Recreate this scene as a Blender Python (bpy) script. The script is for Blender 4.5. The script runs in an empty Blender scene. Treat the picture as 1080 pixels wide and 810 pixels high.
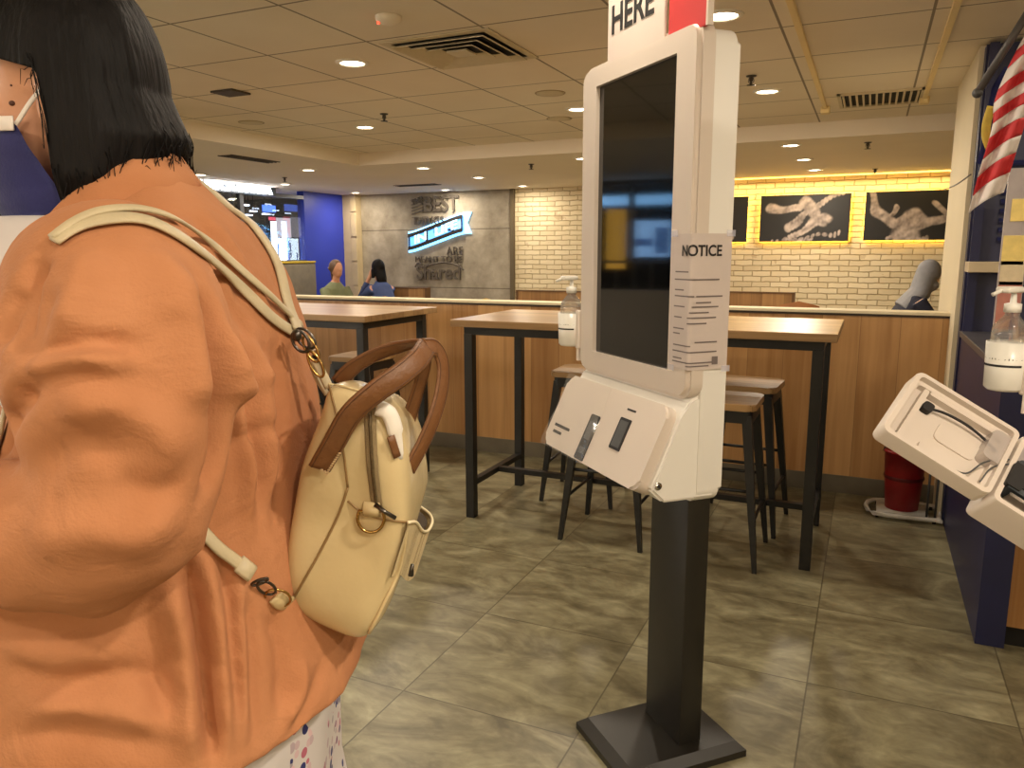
import bpy, bmesh, math, random
from mathutils import Vector, Matrix, noise
from mathutils.bvhtree import BVHTree
random.seed(7)
SC = bpy.context.scene
COL = SC.collection
R = math.radians
PI = math.pi

# ------------------------------------------------------------------ helpers
def lin(c):
    return tuple((x/12.92 if x <= .04045 else ((x+.055)/1.055)**2.4) for x in [v/255. for v in c])

def mat(name, rgb=(128,128,128), rough=.5, metal=0., emit=None, estr=0., bump=0., bscale=40., vary=0., vscale=6.,
        trans=0., alpha=1., coat=0., spec=.5, sheen=0., stretch=(1,1,1)):
    m = bpy.data.materials.new(name); m.use_nodes = True
    nt = m.node_tree; b = nt.nodes['Principled BSDF']
    c = lin(rgb)
    b.inputs['Base Color'].default_value = (*c,1)
    b.inputs['Roughness'].default_value = rough
    b.inputs['Metallic'].default_value = metal
    b.inputs['Specular IOR Level'].default_value = spec
    b.inputs['Coat Weight'].default_value = coat
    b.inputs['Sheen Weight'].default_value = sheen
    b.inputs['Transmission Weight'].default_value = trans
    b.inputs['Alpha'].default_value = alpha
    if emit:
        b.inputs['Emission Color'].default_value = (*lin(emit),1)
        b.inputs['Emission Strength'].default_value = estr
    if vary or bump:
        tc = nt.nodes.new('ShaderNodeTexCoord'); mp = nt.nodes.new('ShaderNodeMapping')
        mp.inputs['Scale'].default_value = stretch
        nt.links.new(tc.outputs['Object'], mp.inputs['Vector'])
    if vary:
        n = nt.nodes.new('ShaderNodeTexNoise'); n.inputs['Scale'].default_value = vscale; n.inputs['Detail'].default_value = 6
        nt.links.new(mp.outputs[0], n.inputs['Vector'])
        r = nt.nodes.new('ShaderNodeValToRGB')
        r.color_ramp.elements[0].position = .3; r.color_ramp.elements[1].position = .72
        r.color_ramp.elements[0].color = (*[x*(1-vary) for x in c],1)
        r.color_ramp.elements[1].color = (*[min(1,x*(1+vary)) for x in c],1)
        nt.links.new(n.outputs['Fac'], r.inputs['Fac']); nt.links.new(r.outputs['Color'], b.inputs['Base Color'])
    if bump:
        n = nt.nodes.new('ShaderNodeTexNoise'); n.inputs['Scale'].default_value = bscale; n.inputs['Detail'].default_value = 4
        nt.links.new(mp.outputs[0], n.inputs['Vector'])
        bp = nt.nodes.new('ShaderNodeBump'); bp.inputs['Strength'].default_value = bump; bp.inputs['Distance'].default_value = .01
        nt.links.new(n.outputs['Fac'], bp.inputs['Height']); nt.links.new(bp.outputs['Normal'], b.inputs['Normal'])
    return m

class NG:
    """small wrapper for building node graphs"""
    def __init__(s, m): s.nt = m.node_tree; s.b = s.nt.nodes['Principled BSDF']
    def new(s, t, **kw):
        n = s.nt.nodes.new(t)
        for k, v in kw.items(): setattr(n, k, v)
        return n
    def link(s, a, b): s.nt.links.new(a, b)
    def math(s, op, a, b=None):
        n = s.new('ShaderNodeMath', operation=op)
        for i, v in enumerate((a, b)):
            if v is None: continue
            if isinstance(v, (int, float)): n.inputs[i].default_value = v
            else: s.link(v, n.inputs[i])
        return n.outputs[0]
    def ramp(s, f, stops):
        r = s.new('ShaderNodeValToRGB'); e = r.color_ramp.elements
        while len(e) < len(stops): e.new(.5)
        for i, (p, c) in enumerate(stops): e[i].position = p; e[i].color = (*lin(c), 1)
        s.link(f, r.inputs['Fac']); return r.outputs['Color']
    def mix(s, f, a, b, mode='MIX'):
        n = s.new('ShaderNodeMix', data_type='RGBA', blend_type=mode)
        for i, v in ((0, f), (6, a), (7, b)):
            if isinstance(v, (int, float)): n.inputs[i].default_value = v
            elif isinstance(v, tuple): n.inputs[i].default_value = (*lin(v), 1)
            else: s.link(v, n.inputs[i])
        return n.outputs[2]

def link(o, parent=None):
    COL.objects.link(o)
    if parent is not None: o.parent = parent
    return o

def obj(name, bm, m, parent=None, smooth=False, angle=None, subsurf=0):
    me = bpy.data.meshes.new(name)
    bmesh.ops.recalc_face_normals(bm, faces=bm.faces[:])
    bm.to_mesh(me); bm.free()
    for mm in (m if isinstance(m, (list, tuple)) else [m]): me.materials.append(mm)
    if smooth or angle:
        for p in me.polygons: p.use_smooth = True
        if angle: me.set_sharp_from_angle(angle=R(angle))
    o = bpy.data.objects.new(name, me)
    link(o, parent)
    if subsurf:
        s = o.modifiers.new('subdivision', 'SUBSURF'); s.levels = subsurf; s.render_levels = subsurf
    return o

def thing(name, label, cat, loc=(0,0,0), rotz=0., group=None):
    o = bpy.data.objects.new(name, None); o.empty_display_size = .1
    link(o); o.location = loc; o.rotation_euler = (0,0,rotz)
    return tag(o, label, cat, group)
def tag(o, label, cat, group=None, kind=None):
    o['label'] = label; o['category'] = cat
    if group: o['group'] = group
    if kind: o['kind'] = kind
    return o
def struct(o, label=None):
    o['kind'] = 'structure'
    if label: o['label'] = label
    return o

def dup(root, loc=None, rotz=None, label=None):
    r = root.copy(); COL.objects.link(r)
    if loc is not None: r.location = loc
    if rotz is not None: r.rotation_euler = (0,0,rotz)
    if label: r['label'] = label
    def rec(src, dst):
        for ch in list(src.children):
            c = ch.copy(); COL.objects.link(c); c.parent = dst; rec(ch, c)
    rec(root, r)
    return r

def box(bm, c, s, bev=0., seg=2, rot=None):
    g = bmesh.ops.create_cube(bm, size=1.)
    vs = g['verts']
    for v in vs: v.co = Vector((v.co.x*s[0], v.co.y*s[1], v.co.z*s[2]))
    if bev:
        es = list({e for v in vs for e in v.link_edges})
        r = bmesh.ops.bevel(bm, geom=es, offset=bev, segments=seg, profile=.5, affect='EDGES')
        vs = list({v for f in r['faces'] for v in f.verts} | {v for v in vs if v.is_valid})
    M = Matrix.Translation(Vector(c)) @ (rot.to_4x4() if rot else Matrix.Identity(4))
    for v in vs: v.co = M @ v.co
    return vs
def B(c, s, bev=0., seg=2):
    bm = bmesh.new(); box(bm, c, s, bev, seg); return bm
def B2(lo, hi, bev=0., seg=2):
    return B([(a+b)/2 for a, b in zip(lo, hi)], [b-a for a, b in zip(lo, hi)], bev, seg)

def frame_of(t):
    t = t.normalized()
    up = Vector((0,0,1)) if abs(t.z) < .9 else Vector((0,1,0))
    x = up.cross(t).normalized(); return x, t.cross(x)

def tube(bm, pts, rad, seg=10, closed=False, caps=True, flat=None):
    pts = [Vector(p) for p in pts]; n = len(pts)
    if isinstance(rad, (int, float)): rad = [rad]*n
    rings = []; x = None
    for i in range(n):
        a = pts[(i-1) % n] if (closed or i > 0) else pts[i]
        b = pts[(i+1) % n] if (closed or i < n-1) else pts[i]
        t = (b-a).normalized()
        if x is None: x, y = frame_of(t)
        else:
            x = (x - t*x.dot(t)).normalized(); y = t.cross(x)
        rr = rad[i]; ra, rb = rr if isinstance(rr, tuple) else (rr, rr)
        rings.append([bm.verts.new(pts[i] + x*(ra*math.cos(2*PI*k/seg)) + y*(rb*math.sin(2*PI*k/seg))) for k in range(seg)])
    m = n if closed else n-1
    for i in range(m):
        A, Bq = rings[i], rings[(i+1) % n]
        for k in range(seg): bm.faces.new((A[k], A[(k+1) % seg], Bq[(k+1) % seg], Bq[k]))
    if caps and not closed:
        bm.faces.new(rings[0][::-1]); bm.faces.new(rings[-1])
    return rings

def loft(bm, rings, caps=True):
    rv = [[bm.verts.new(p) for p in r] for r in rings]
    n = len(rv[0])
    for a, b in zip(rv, rv[1:]):
        for k in range(n): bm.faces.new((a[k], a[(k+1) % n], b[(k+1) % n], b[k]))
    if caps: bm.faces.new(rv[0][::-1]); bm.faces.new(rv[-1])
    return rv

def lathe(bm, prof, seg=32, c=(0,0,0), cap=True):
    rings = [[Vector((c[0]+r*math.cos(2*PI*k/seg), c[1]+r*math.sin(2*PI*k/seg), c[2]+z)) for k in range(seg)] for r, z in prof]
    return loft(bm, rings, cap)

def ellip(bm, c, r, seg=24, rings=16, rot=None):
    g = bmesh.ops.create_uvsphere(bm, u_segments=seg, v_segments=rings, radius=1.)
    M = Matrix.Translation(Vector(c)) @ (rot.to_4x4() if rot else Matrix.Identity(4)) @ Matrix.Diagonal((*r,1))
    for v in g['verts']: v.co = M @ v.co
    return g['verts']

def prism(bm, poly, z0, z1, axis='z'):
    """extruded polygon; axis is the extrusion direction, poly lies in the other two coordinates"""
    def P3(p, h):
        return {'z': (p[0],p[1],h), 'y': (p[0],h,p[1]), 'x': (h,p[0],p[1])}[axis]
    a = [bm.verts.new(P3(p, z0)) for p in poly]; b = [bm.verts.new(P3(p, z1)) for p in poly]
    n = len(poly)
    for k in range(n): bm.faces.new((a[k], a[(k+1) % n], b[(k+1) % n], b[k]))
    bm.faces.new(a[::-1]); bm.faces.new(b)
    return a + b

def rrect(w, h, r, n=6, cx=0., cy=0.):
    out = []
    for sx, sy, a0 in ((1,1,0),(-1,1,90),(-1,-1,180),(1,-1,270)):
        for k in range(n+1):
            a = R(a0 + 90*k/n)
            out.append((cx + sx*(w/2-r) + r*math.cos(a), cy + sy*(h/2-r) + r*math.sin(a)))
    return out

def spline(pts, n=8, closed=False):
    """Catmull-Rom through points"""
    P = [Vector(p) for p in pts]; out = []; m = len(P)
    rng = range(m) if closed else range(m-1)
    for i in rng:
        if closed: p0, p1, p2, p3 = P[i-1], P[i], P[(i+1) % m], P[(i+2) % m]
        else:
            p1, p2 = P[i], P[i+1]
            p0 = P[i-1] if i > 0 else p1*2-p2
            p3 = P[i+2] if i+2 < m else p2*2-p1
        for k in range(n):
            t = k/n
            out.append(.5*((2*p1) + (p2-p0)*t + (2*p0-5*p1+4*p2-p3)*t*t + (3*p1-p0-3*p2+p3)*t**3))
    if not closed: out.append(P[-1].copy())
    return out

def ribbon(bm, pts, nrm, width, thick):
    """flat strap: centre points, surface normals, width (number or list), thickness"""
    pts = [Vector(p) for p in pts]; n = len(pts)
    if isinstance(width, (int, float)): width = [width]*n
    rings = []
    for i in range(n):
        t = (pts[min(i+1,n-1)] - pts[max(i-1,0)]).normalized()
        N = (Vector(nrm[i]) - t*t.dot(Vector(nrm[i]))).normalized(); s = t.cross(N); w = width[i]/2; h = thick/2
        e = min(w*.3, h)
        rings.append([pts[i]+s*(w-e)+N*h, pts[i]+s*w, pts[i]+s*(w-e)-N*h, pts[i]-s*(w-e)-N*h, pts[i]-s*w, pts[i]-s*(w-e)+N*h])
    return loft(bm, rings)

def remesh(bm, voxel, smooth=0):
    """one continuous skin around overlapping shapes"""
    me = bpy.data.meshes.new('tmp'); bmesh.ops.recalc_face_normals(bm, faces=bm.faces[:]); bm.to_mesh(me); bm.free()
    o = bpy.data.objects.new('tmp', me); COL.objects.link(o)
    md = o.modifiers.new('r', 'REMESH'); md.mode = 'VOXEL'; md.voxel_size = voxel
    if smooth:
        sm = o.modifiers.new('s', 'SMOOTH'); sm.iterations = smooth; sm.factor = .5
    dg = bpy.context.evaluated_depsgraph_get()
    m2 = bpy.data.meshes.new_from_object(o.evaluated_get(dg))
    bpy.data.objects.remove(o); bpy.data.meshes.remove(me)
    out = bmesh.new(); out.from_mesh(m2); bpy.data.meshes.remove(m2)
    return out

def text_bm(s, size, depth=.002, align='CENTER', bevel=0., offset=0.):
    cu = bpy.data.curves.new('t', 'FONT'); cu.body = s; cu.size = size; cu.extrude = depth/2; cu.align_x = align; cu.align_y = 'CENTER'
    cu.offset = offset
    o = bpy.data.objects.new('t', cu); COL.objects.link(o)
    dg = bpy.context.evaluated_depsgraph_get()
    me = bpy.data.meshes.new_from_object(o.evaluated_get(dg))
    bpy.data.objects.remove(o); bpy.data.curves.remove(cu)
    bm = bmesh.new(); bm.from_mesh(me); bpy.data.meshes.remove(me)
    return bm
def xform(bm, M):
    bmesh.ops.transform(bm, matrix=M, verts=bm.verts[:]); return bm
def join(dst, src):
    me = bpy.data.meshes.new('j'); src.to_mesh(me); src.free(); dst.from_mesh(me); bpy.data.meshes.remove(me); return dst

# ------------------------------------------------------------------ camera
CAM_H, PITCH, ROLL, YAW, FPX = 1.42, 9.77, .19, 24.83, 810.
cd = bpy.data.cameras.new('camera'); cam = bpy.data.objects.new('camera', cd); COL.objects.link(cam)
cd.sensor_width = 36.; cd.lens = 36.*FPX/1080.; cd.clip_start = .02
_y, _p, _r = R(YAW), R(PITCH), R(ROLL)
fwd = Vector((-math.sin(_y)*math.cos(_p), math.cos(_y)*math.cos(_p), -math.sin(_p)))
rt0 = Vector((math.cos(_y), math.sin(_y), 0)); up0 = rt0.cross(fwd)
rt = rt0*math.cos(_r) - up0*math.sin(_r); up = rt0*math.sin(_r) + up0*math.cos(_r)
M = Matrix((rt, up, -fwd)).transposed().to_4x4(); M.translation = (0,0,CAM_H)
cam.matrix_world = M
SC.camera = cam
vs = SC.view_settings
SC.display_settings.display_device = 'sRGB'
vs.view_transform = 'Standard'; vs.look = 'None'; vs.gamma = 1.; vs.use_curve_mapping = False
vs.exposure = .45
try:
    SC.cycles.use_denoising = True
    SC.cycles.max_bounces = 8; SC.cycles.diffuse_bounces = 4
    SC.cycles.sample_clamp_indirect = 6.
except Exception: pass
w = bpy.data.worlds.new('world'); SC.world = w; w.use_nodes = True
w.node_tree.nodes['Background'].inputs[0].default_value = (.02,.018,.015,1)

# ------------------------------------------------------------------ materials
M_white = mat('white_plastic', (226,223,216), .35, vary=.03, vscale=3)
M_bezel = mat('bezel_plastic', (206,194,182), .38, vary=.03, vscale=3)
M_black = mat('black_metal', (22,21,20), .45, vary=.15, vscale=20, bump=.05, bscale=300)
M_pole = mat('dark_steel', (30,27,22), .4, vary=.1, vscale=15)
M_screen = mat('screen_glass', (12,13,14), .06, coat=.6, vary=.04, vscale=4)
M_chrome = mat('chrome', (200,196,190), .18, 1., vary=.05, vscale=30)
M_gold = mat('antique_brass', (176,142,84), .25, 1., vary=.2, vscale=60)
M_gun = mat('gunmetal', (92,88,84), .28, 1., vary=.15, vscale=60)
M_ink = mat('black_ink', (30,28,28), .7, vary=.1, vscale=50)
M_grey = mat('dark_grey_plastic', (70,70,70), .45, vary=.1, vscale=60)
M_clear = mat('clear_plastic', (245,245,245), .08, trans=.9, alpha=.55, vary=.02, vscale=10)
M_frost = mat('frosted_plastic', (225,222,212), .3, alpha=.93, vary=.03, vscale=20)
M_paper = mat('paper', (196,184,178), .75, vary=.04, vscale=8)
M_red = mat('red_plastic', (150,22,26), .4, vary=.12, vscale=10)
M_signred = mat('red_print', (186,48,48), .5, vary=.05, vscale=6)
M_navy = mat('navy_laminate', (24,28,66), .4, vary=.12, vscale=5)
M_cream = mat('cream_paint', (214,200,168), .7, vary=.04, vscale=2, bump=.03, bscale=90)
M_cream2 = mat('soffit_paint', (236,225,206), .75, vary=.03, vscale=1.5, bump=.02, bscale=60)
M_blue = mat('blue_wall_paint', (44,62,178), .45, vary=.06, vscale=2)
M_lamp = mat('lamp_face', (255,250,240), .5, emit=(255,236,205), estr=14., vary=.01, vscale=5)
M_trimring = mat('lamp_ring', (232,226,214), .4, vary=.03, vscale=30)
M_vent = mat('vent_metal', (202,188,158), .5, vary=.05, vscale=20)
M_dark = mat('dark_void', (14,12,10), .8, vary=.1, vscale=10)
M_skirt = mat('skirting_tile', (104,96,80), .45, vary=.25, vscale=4, bump=.05, bscale=20)
M_skin = mat('skin', (206,152,120), .5, vary=.07, vscale=14, bump=.03, bscale=250, sheen=.1)
M_hair = mat('black_hair', (12,9,9), .58, vary=.5, vscale=9, bump=.3, bscale=12, stretch=(14,14,1.2), spec=.16)

def wood_mat(name, c0, c1, axis='z', plank=.2, rough=.4, pa='x', seam=True):
    """planks side by side along pa, grain along axis"""
    m = mat(name, c0, rough); g = NG(m)
    tc = g.new('ShaderNodeTexCoord'); sep = g.new('ShaderNodeSeparateXYZ'); g.link(tc.outputs['Object'], sep.inputs[0])
    o = {'x':0,'y':1,'z':2}
    idx = g.math('FLOOR', g.math('DIVIDE', sep.outputs[o[pa]], plank))
    wn = g.new('ShaderNodeTexWhiteNoise', noise_dimensions='1D'); g.link(idx, wn.inputs['W'])
    mp = g.new('ShaderNodeMapping'); sc = [22,22,22]; sc[o[axis]] = 1.1; mp.inputs['Scale'].default_value = sc
    g.link(tc.outputs['Object'], mp.inputs['Vector'])
    add = g.new('ShaderNodeVectorMath', operation='ADD'); g.link(mp.outputs[0], add.inputs[0])
    sh = g.new('ShaderNodeCombineXYZ'); g.link(g.math('MULTIPLY', wn.outputs['Value'], 37.), sh.inputs[o[axis]]); g.link(sh.outputs[0], add.inputs[1])
    n = g.new('ShaderNodeTexNoise'); n.inputs['Scale'].default_value = 1.; n.inputs['Detail'].default_value = 7; n.inputs['Distortion'].default_value = .6
    g.link(add.outputs[0], n.inputs['Vector'])
    col = g.ramp(g.math('ADD', g.math('MULTIPLY', n.outputs['Fac'], .7), g.math('MULTIPLY', wn.outputs['Value'], .32)), [(.28, c1), (.72, c0)])
    if seam:
        fr = g.math('FRACT', g.math('DIVIDE', sep.outputs[o[pa]], plank))
        lt = g.math('LESS_THAN', g.math('MINIMUM', fr, g.math('SUBTRACT', 1., fr)), .0012/plank*1.)
        col = g.mix(g.math('MULTIPLY', lt, .55), col, (60,40,22))
    g.link(col, g.b.inputs['Base Color'])
    bp = g.new('ShaderNodeBump'); bp.inputs['Strength'].default_value = .08; bp.inputs['Distance'].default_value = .005
    g.link(n.outputs['Fac'], bp.inputs['Height']); g.link(bp.outputs['Normal'], g.b.inputs['Normal'])
    return m
M_oak = wood_mat('oak_panel', (188,144,92), (146,102,56), 'z', .205, .42)
M_oakbooth = wood_mat('oak_booth', (168,126,76), (132,94,52), 'z', .12, .45)
M_top = wood_mat('table_oak', (178,146,104), (134,102,66), 'x', .11, .3, 'y')
M_seat = wood_mat('stool_oak', (190,154,106), (150,114,70), 'x', .08, .4, 'y')

def floor_mat():
    m = mat('stone_floor_tiles', (130,124,96), .38); g = NG(m)
    tc = g.new('ShaderNodeTexCoord'); sep = g.new('ShaderNodeSeparateXYZ'); g.link(tc.outputs['Object'], sep.inputs[0])
    tx = g.math('DIVIDE', g.math('ADD', sep.outputs[0], 1.299), .6); ty = g.math('DIVIDE', g.math('SUBTRACT', sep.outputs[1], 1.95), .6)
    def edge(t):
        fr = g.math('FRACT', t); return g.math('MINIMUM', fr, g.math('SUBTRACT', 1., fr))
    e = g.math('MINIMUM', edge(tx), edge(ty)); grout = g.math('LESS_THAN', e, .0042)
    ci = g.new('ShaderNodeCombineXYZ'); g.link(g.math('FLOOR', tx), ci.inputs[0]); g.link(g.math('FLOOR', ty), ci.inputs[1])
    wn = g.new('ShaderNodeTexWhiteNoise', noise_dimensions='3D'); g.link(ci.outputs[0], wn.inputs['Vector'])
    off = g.new('ShaderNodeVectorMath', operation='MULTIPLY_ADD'); g.link(wn.outputs['Color'], off.inputs[0]); off.inputs[1].default_value = (9,9,9)
    g.link(tc.outputs['Object'], off.inputs[2])
    mp = g.new('ShaderNodeMapping'); mp.inputs['Scale'].default_value = (1.,1.7,1.); mp.inputs['Rotation'].default_value = (0,0,R(20)); g.link(off.outputs[0], mp.inputs['Vector'])
    n1 = g.new('ShaderNodeTexNoise'); n1.inputs['Scale'].default_value = 2.6; n1.inputs['Detail'].default_value = 9; n1.inputs['Roughness'].default_value = .62; n1.inputs['Distortion'].default_value = 1.3
    g.link(mp.outputs[0], n1.inputs['Vector'])
    n2 = g.new('ShaderNodeTexNoise'); n2.inputs['Scale'].default_value = 13; n2.inputs['Detail'].default_value = 6; n2.inputs['Distortion'].default_value = .8; g.link(mp.outputs[0], n2.inputs['Vector'])
    f = g.math('ADD', g.math('MULTIPLY', n1.outputs['Fac'], .8), g.math('MULTIPLY', n2.outputs['Fac'], .25))
    f = g.math('ADD', f, g.math('MULTIPLY', g.math('SUBTRACT', wn.outputs['Value'], .5), .06))
    col = g.ramp(f, [(.36,(86,79,57)), (.48,(112,105,80)), (.58,(134,128,100)), (.70,(160,154,124))])
    col = g.mix(g.math('MULTIPLY', grout, .75), col, (66,58,40))
    g.link(col, g.b.inputs['Base Color'])
    bp = g.new('ShaderNodeBump'); bp.inputs['Strength'].default_value = .15; bp.inputs['Distance'].default_value = .004
    g.link(g.math('SUBTRACT', f, g.math('MULTIPLY', grout, .6)), bp.inputs['Height']); g.link(bp.outputs['Normal'], g.b.inputs['Normal'])
    return m
def ceil_mat():
    m = mat('ceiling_tiles', (205,186,150), .85); g = NG(m)
    tc = g.new('ShaderNodeTexCoord'); sep = g.new('ShaderNodeSeparateXYZ'); g.link(tc.outputs['Object'], sep.inputs[0])
    def edge(o, off):
        fr = g.math('FRACT', g.math('DIVIDE', g.math('SUBTRACT', sep.outputs[o], off), .6)); return g.math('MINIMUM', fr, g.math('SUBTRACT', 1., fr))
    gx = g.math('LESS_THAN', edge(0, -2.835), .010); gy = g.math('LESS_THAN', edge(1, 2.605), .010)
    gap = g.math('MAXIMUM', gx, gy)
    n = g.new('ShaderNodeTexNoise'); n.inputs['Scale'].default_value = 1.3; n.inputs['Detail'].default_value = 3; g.link(tc.outputs['Object'], n.inputs['Vector'])
    n2 = g.new('ShaderNodeTexNoise'); n2.inputs['Scale'].default_value = 180; g.link(tc.outputs['Object'], n2.inputs['Vector'])
    col = g.ramp(n.outputs['Fac'], [(.3,(226,214,194)), (.7,(236,225,206))])
    col = g.mix(g.math('MULTIPLY', gap, .75), col, (84,68,48))
    g.link(col, g.b.inputs['Base Color'])
    bp = g.new('ShaderNodeBump'); bp.inputs['Strength'].default_value = .25; bp.inputs['Distance'].default_value = .004
    g.link(g.math('SUBTRACT', g.math('MULTIPLY', n2.outputs['Fac'], .25), gap), bp.inputs['Height']); g.link(bp.outputs['Normal'], g.b.inputs['Normal'])
    return m
def concrete_mat():
    m = mat('concrete_panels', (150,140,122), .8); g = NG(m)
    tc = g.new('ShaderNodeTexCoord')
    n = g.new('ShaderNodeTexNoise'); n.inputs['Scale'].default_value = 2.2; n.inputs['Detail'].default_value = 9; n.inputs['Roughness'].default_value = .65; g.link(tc.outputs['Object'], n.inputs['Vector'])
    col = g.ramp(n.outputs['Fac'], [(.32,(118,108,92)), (.5,(148,139,122)), (.7,(176,166,148))])
    sep = g.new('ShaderNodeSeparateXYZ'); g.link(tc.outputs['Object'], sep.inputs[0])
    z = sep.outputs[2]
    a = g.math('LESS_THAN', g.math('ABSOLUTE', g.math('SUBTRACT', z, 1.745)), .007); b2 = g.math('LESS_THAN', g.math('ABSOLUTE', g.math('SUBTRACT', z, .9)), .007)
    col = g.mix(g.math('MULTIPLY', g.math('MAXIMUM', a, b2), .7), col, (70,60,50))
    g.link(col, g.b.inputs['Base Color'])
    bp = g.new('ShaderNodeBump'); bp.inputs['Strength'].default_value = .2; bp.inputs['Distance'].default_value = .01
    g.link(n.outputs['Fac'], bp.inputs['Height']); g.link(bp.outputs['Normal'], g.b.inputs['Normal'])
    return m
def brick_mat():
    m = mat('painted_brick', (214,190,140), .75); g = NG(m)
    tc = g.new('ShaderNodeTexCoord'); sep = g.new('ShaderNodeSeparateXYZ'); g.link(tc.outputs['Object'], sep.inputs[0])
    cb = g.new('ShaderNodeCombineXYZ'); g.link(sep.outputs[0], cb.inputs[0]); g.link(sep.outputs[2], cb.inputs[1])
    nz = g.new('ShaderNodeTexNoise'); nz.inputs['Scale'].default_value = 9; g.link(cb.outputs[0], nz.inputs['Vector'])
    ad = g.new('ShaderNodeVectorMath', operation='MULTIPLY_ADD'); g.link(nz.outputs['Color'], ad.inputs[0]); ad.inputs[1].default_value = (.03,.025,0); g.link(cb.outputs[0], ad.inputs[2])
    br = g.new('ShaderNodeTexBrick'); g.link(ad.outputs[0], br.inputs['Vector'])
    br.inputs['Scale'].default_value = 1.; br.inputs['Brick Width'].default_value = .22; br.inputs['Row Height'].default_value = .066
    br.inputs['Mortar Size'].default_value = .007; br.inputs['Mortar Smooth'].default_value = .6
    br.inputs['Color1'].default_value = (*lin((224,210,176)),1); br.inputs['Color2'].default_value = (*lin((210,194,158)),1); br.inputs['Mortar'].default_value = (*lin((178,158,120)),1)
    n = g.new('ShaderNodeTexNoise'); n.inputs['Scale'].default_value = 5; n.inputs['Detail'].default_value = 6; g.link(cb.outputs[0], n.inputs['Vector'])
    spots = g.math('GREATER_THAN', n.outputs['Fac'], .66)
    g.link(g.mix(g.math('MULTIPLY', spots, .35), br.outputs['Color'], (150,118,78)), g.b.inputs['Base Color'])
    bp = g.new('ShaderNodeBump'); bp.inputs['Strength'].default_value = .8; bp.inputs['Distance'].default_value = .02
    h = g.math('SUBTRACT', g.math('MULTIPLY', n.outputs['Fac'], .5), br.outputs['Fac'])
    g.link(h, bp.inputs['Height']); g.link(bp.outputs['Normal'], g.b.inputs['Normal'])
    return m

# ------------------------------------------------------------------ room shell
XL, XR, YB, YF, ZC, ZS = -7.4, 3.6, -3.2, 10.0, 2.4, 2.28
struct(obj('floor', B2((-10.5,YB,-.1),(XR,YF,0)), floor_mat()), 'grey beige stone tile floor')
struct(obj('ceiling', B2((-4.75,YB,ZC),(XR,6.62,ZC+.08)), ceil_mat()), 'beige square tile ceiling')
struct(obj('ceiling_soffit', B2((XL-3.1,YB,ZS),(-4.75,YF,ZS+.2)), M_cream2), 'lower plain plaster ceiling on the left')
struct(obj('ceiling_soffit', B2((-4.75,6.62,ZS),(XR,YF,ZS+.2)), M_cream2), 'lower plain plaster ceiling before the brick wall')
struct(obj('wall_far', B2((-4.6,YF,0),(XR,YF+.15,2.6)), brick_mat()), 'cream painted brick wall at the far end')
struct(obj('wall_concrete', B2((-7.16,YF-.02,0),(-4.6,YF+.15,2.6)), concrete_mat()), 'grey concrete panelled feature wall')
struct(obj('trim_1', B2((-4.63,YF-.05,0),(-4.57,YF+.05,2.28)), mat('dark_trim', (92,80,58), .6, vary=.1, vscale=5)), 'dark upright strip between concrete and brick')
bm = bmesh.new()
box(bm, (-7.28,YF-.06,1.2), (.24,.2,2.4))
for k in range(6): box(bm, (-7.2,YF-.17,.35+.37*k), (.10,.02,.34), .004)
struct(obj('wall_pilaster', bm, mat('pilaster_tile', (198,180,142), .5, vary=.08, vscale=6)), 'pale tiled corner pilaster')
struct(obj('wall_left', B2((XL-.12,8.95,0),(XL,YF,2.3)), M_blue), 'bright blue painted wall')
struct(obj('wall_left_low', B2((XL-.12,YB,0),(XL,8.95,.98)), mat('pale_low_wall', (206,202,196), .6, vary=.03, vscale=3)), 'pale low wall below the shop glass')
struct(obj('wall_left_outer', B2((-10.6,YB,0),(-10.5,YF,2.6)), M_dark), 'dark shopping mall backdrop beyond the glass')
struct(obj('wall_back', B2((-10.5,YB-.1,0),(XR,YB,2.6)), M_cream), 'cream wall behind the viewer')
struct(obj('wall_right', B2((XR,YB,0),(XR+.1,YF,2.6)), M_cream), 'cream right wall')
struct(obj('wall_return', B2((.41,4.56,0),(.62,5.62,2.4)), M_cream), 'narrow cream return wall beside the low partition')
# low wood partition
pt = thing('low_partition', 'long low oak plank partition with a thin cream top ledge', 'partition', (-2.9,4.87,0))
pt['kind'] = 'structure'
obj('panel', B2((-3.4,-.06,.105),(3.31,.06,1.055)), M_oak, pt)
obj('ledge', B2((-3.4,-.075,1.066),(3.31,.075,1.084), .003), M_cream, pt)
obj('dark_line', B2((-3.4,-.067,1.053),(3.31,.066,1.068)), mat('dark_edge', (52,38,24), .5, vary=.1, vscale=9), pt)  # dark coloured strip between panel and ledge
obj('skirting', B2((-3.4,-.066,0),(3.31,.066,.106)), M_skirt, pt)
# shop front glass on the left
win = struct(obj('window_1', B2((XL-.05,YB+.1,1.31),(XL-.035,8.95,2.17)), mat('shop_glass', (190,200,210), .03, trans=1., alpha=.25, vary=.01, vscale=2)), 'shop front glass beside the blue wall')
fr = bmesh.new()
for yy in (-.5,1.5,3.5,5.6,7.75): box(fr, (XL-.04,yy,1.74), (.06,.07,.9))
box(fr, (XL-.04,2.9,2.19), (.08,12.1,.05)); box(fr, (XL-.04,2.9,1.3), (.08,12.1,.03))
obj('frame', fr, mat('window_frame', (98,100,104), .4, .6, vary=.05, vscale=8), win)
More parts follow.
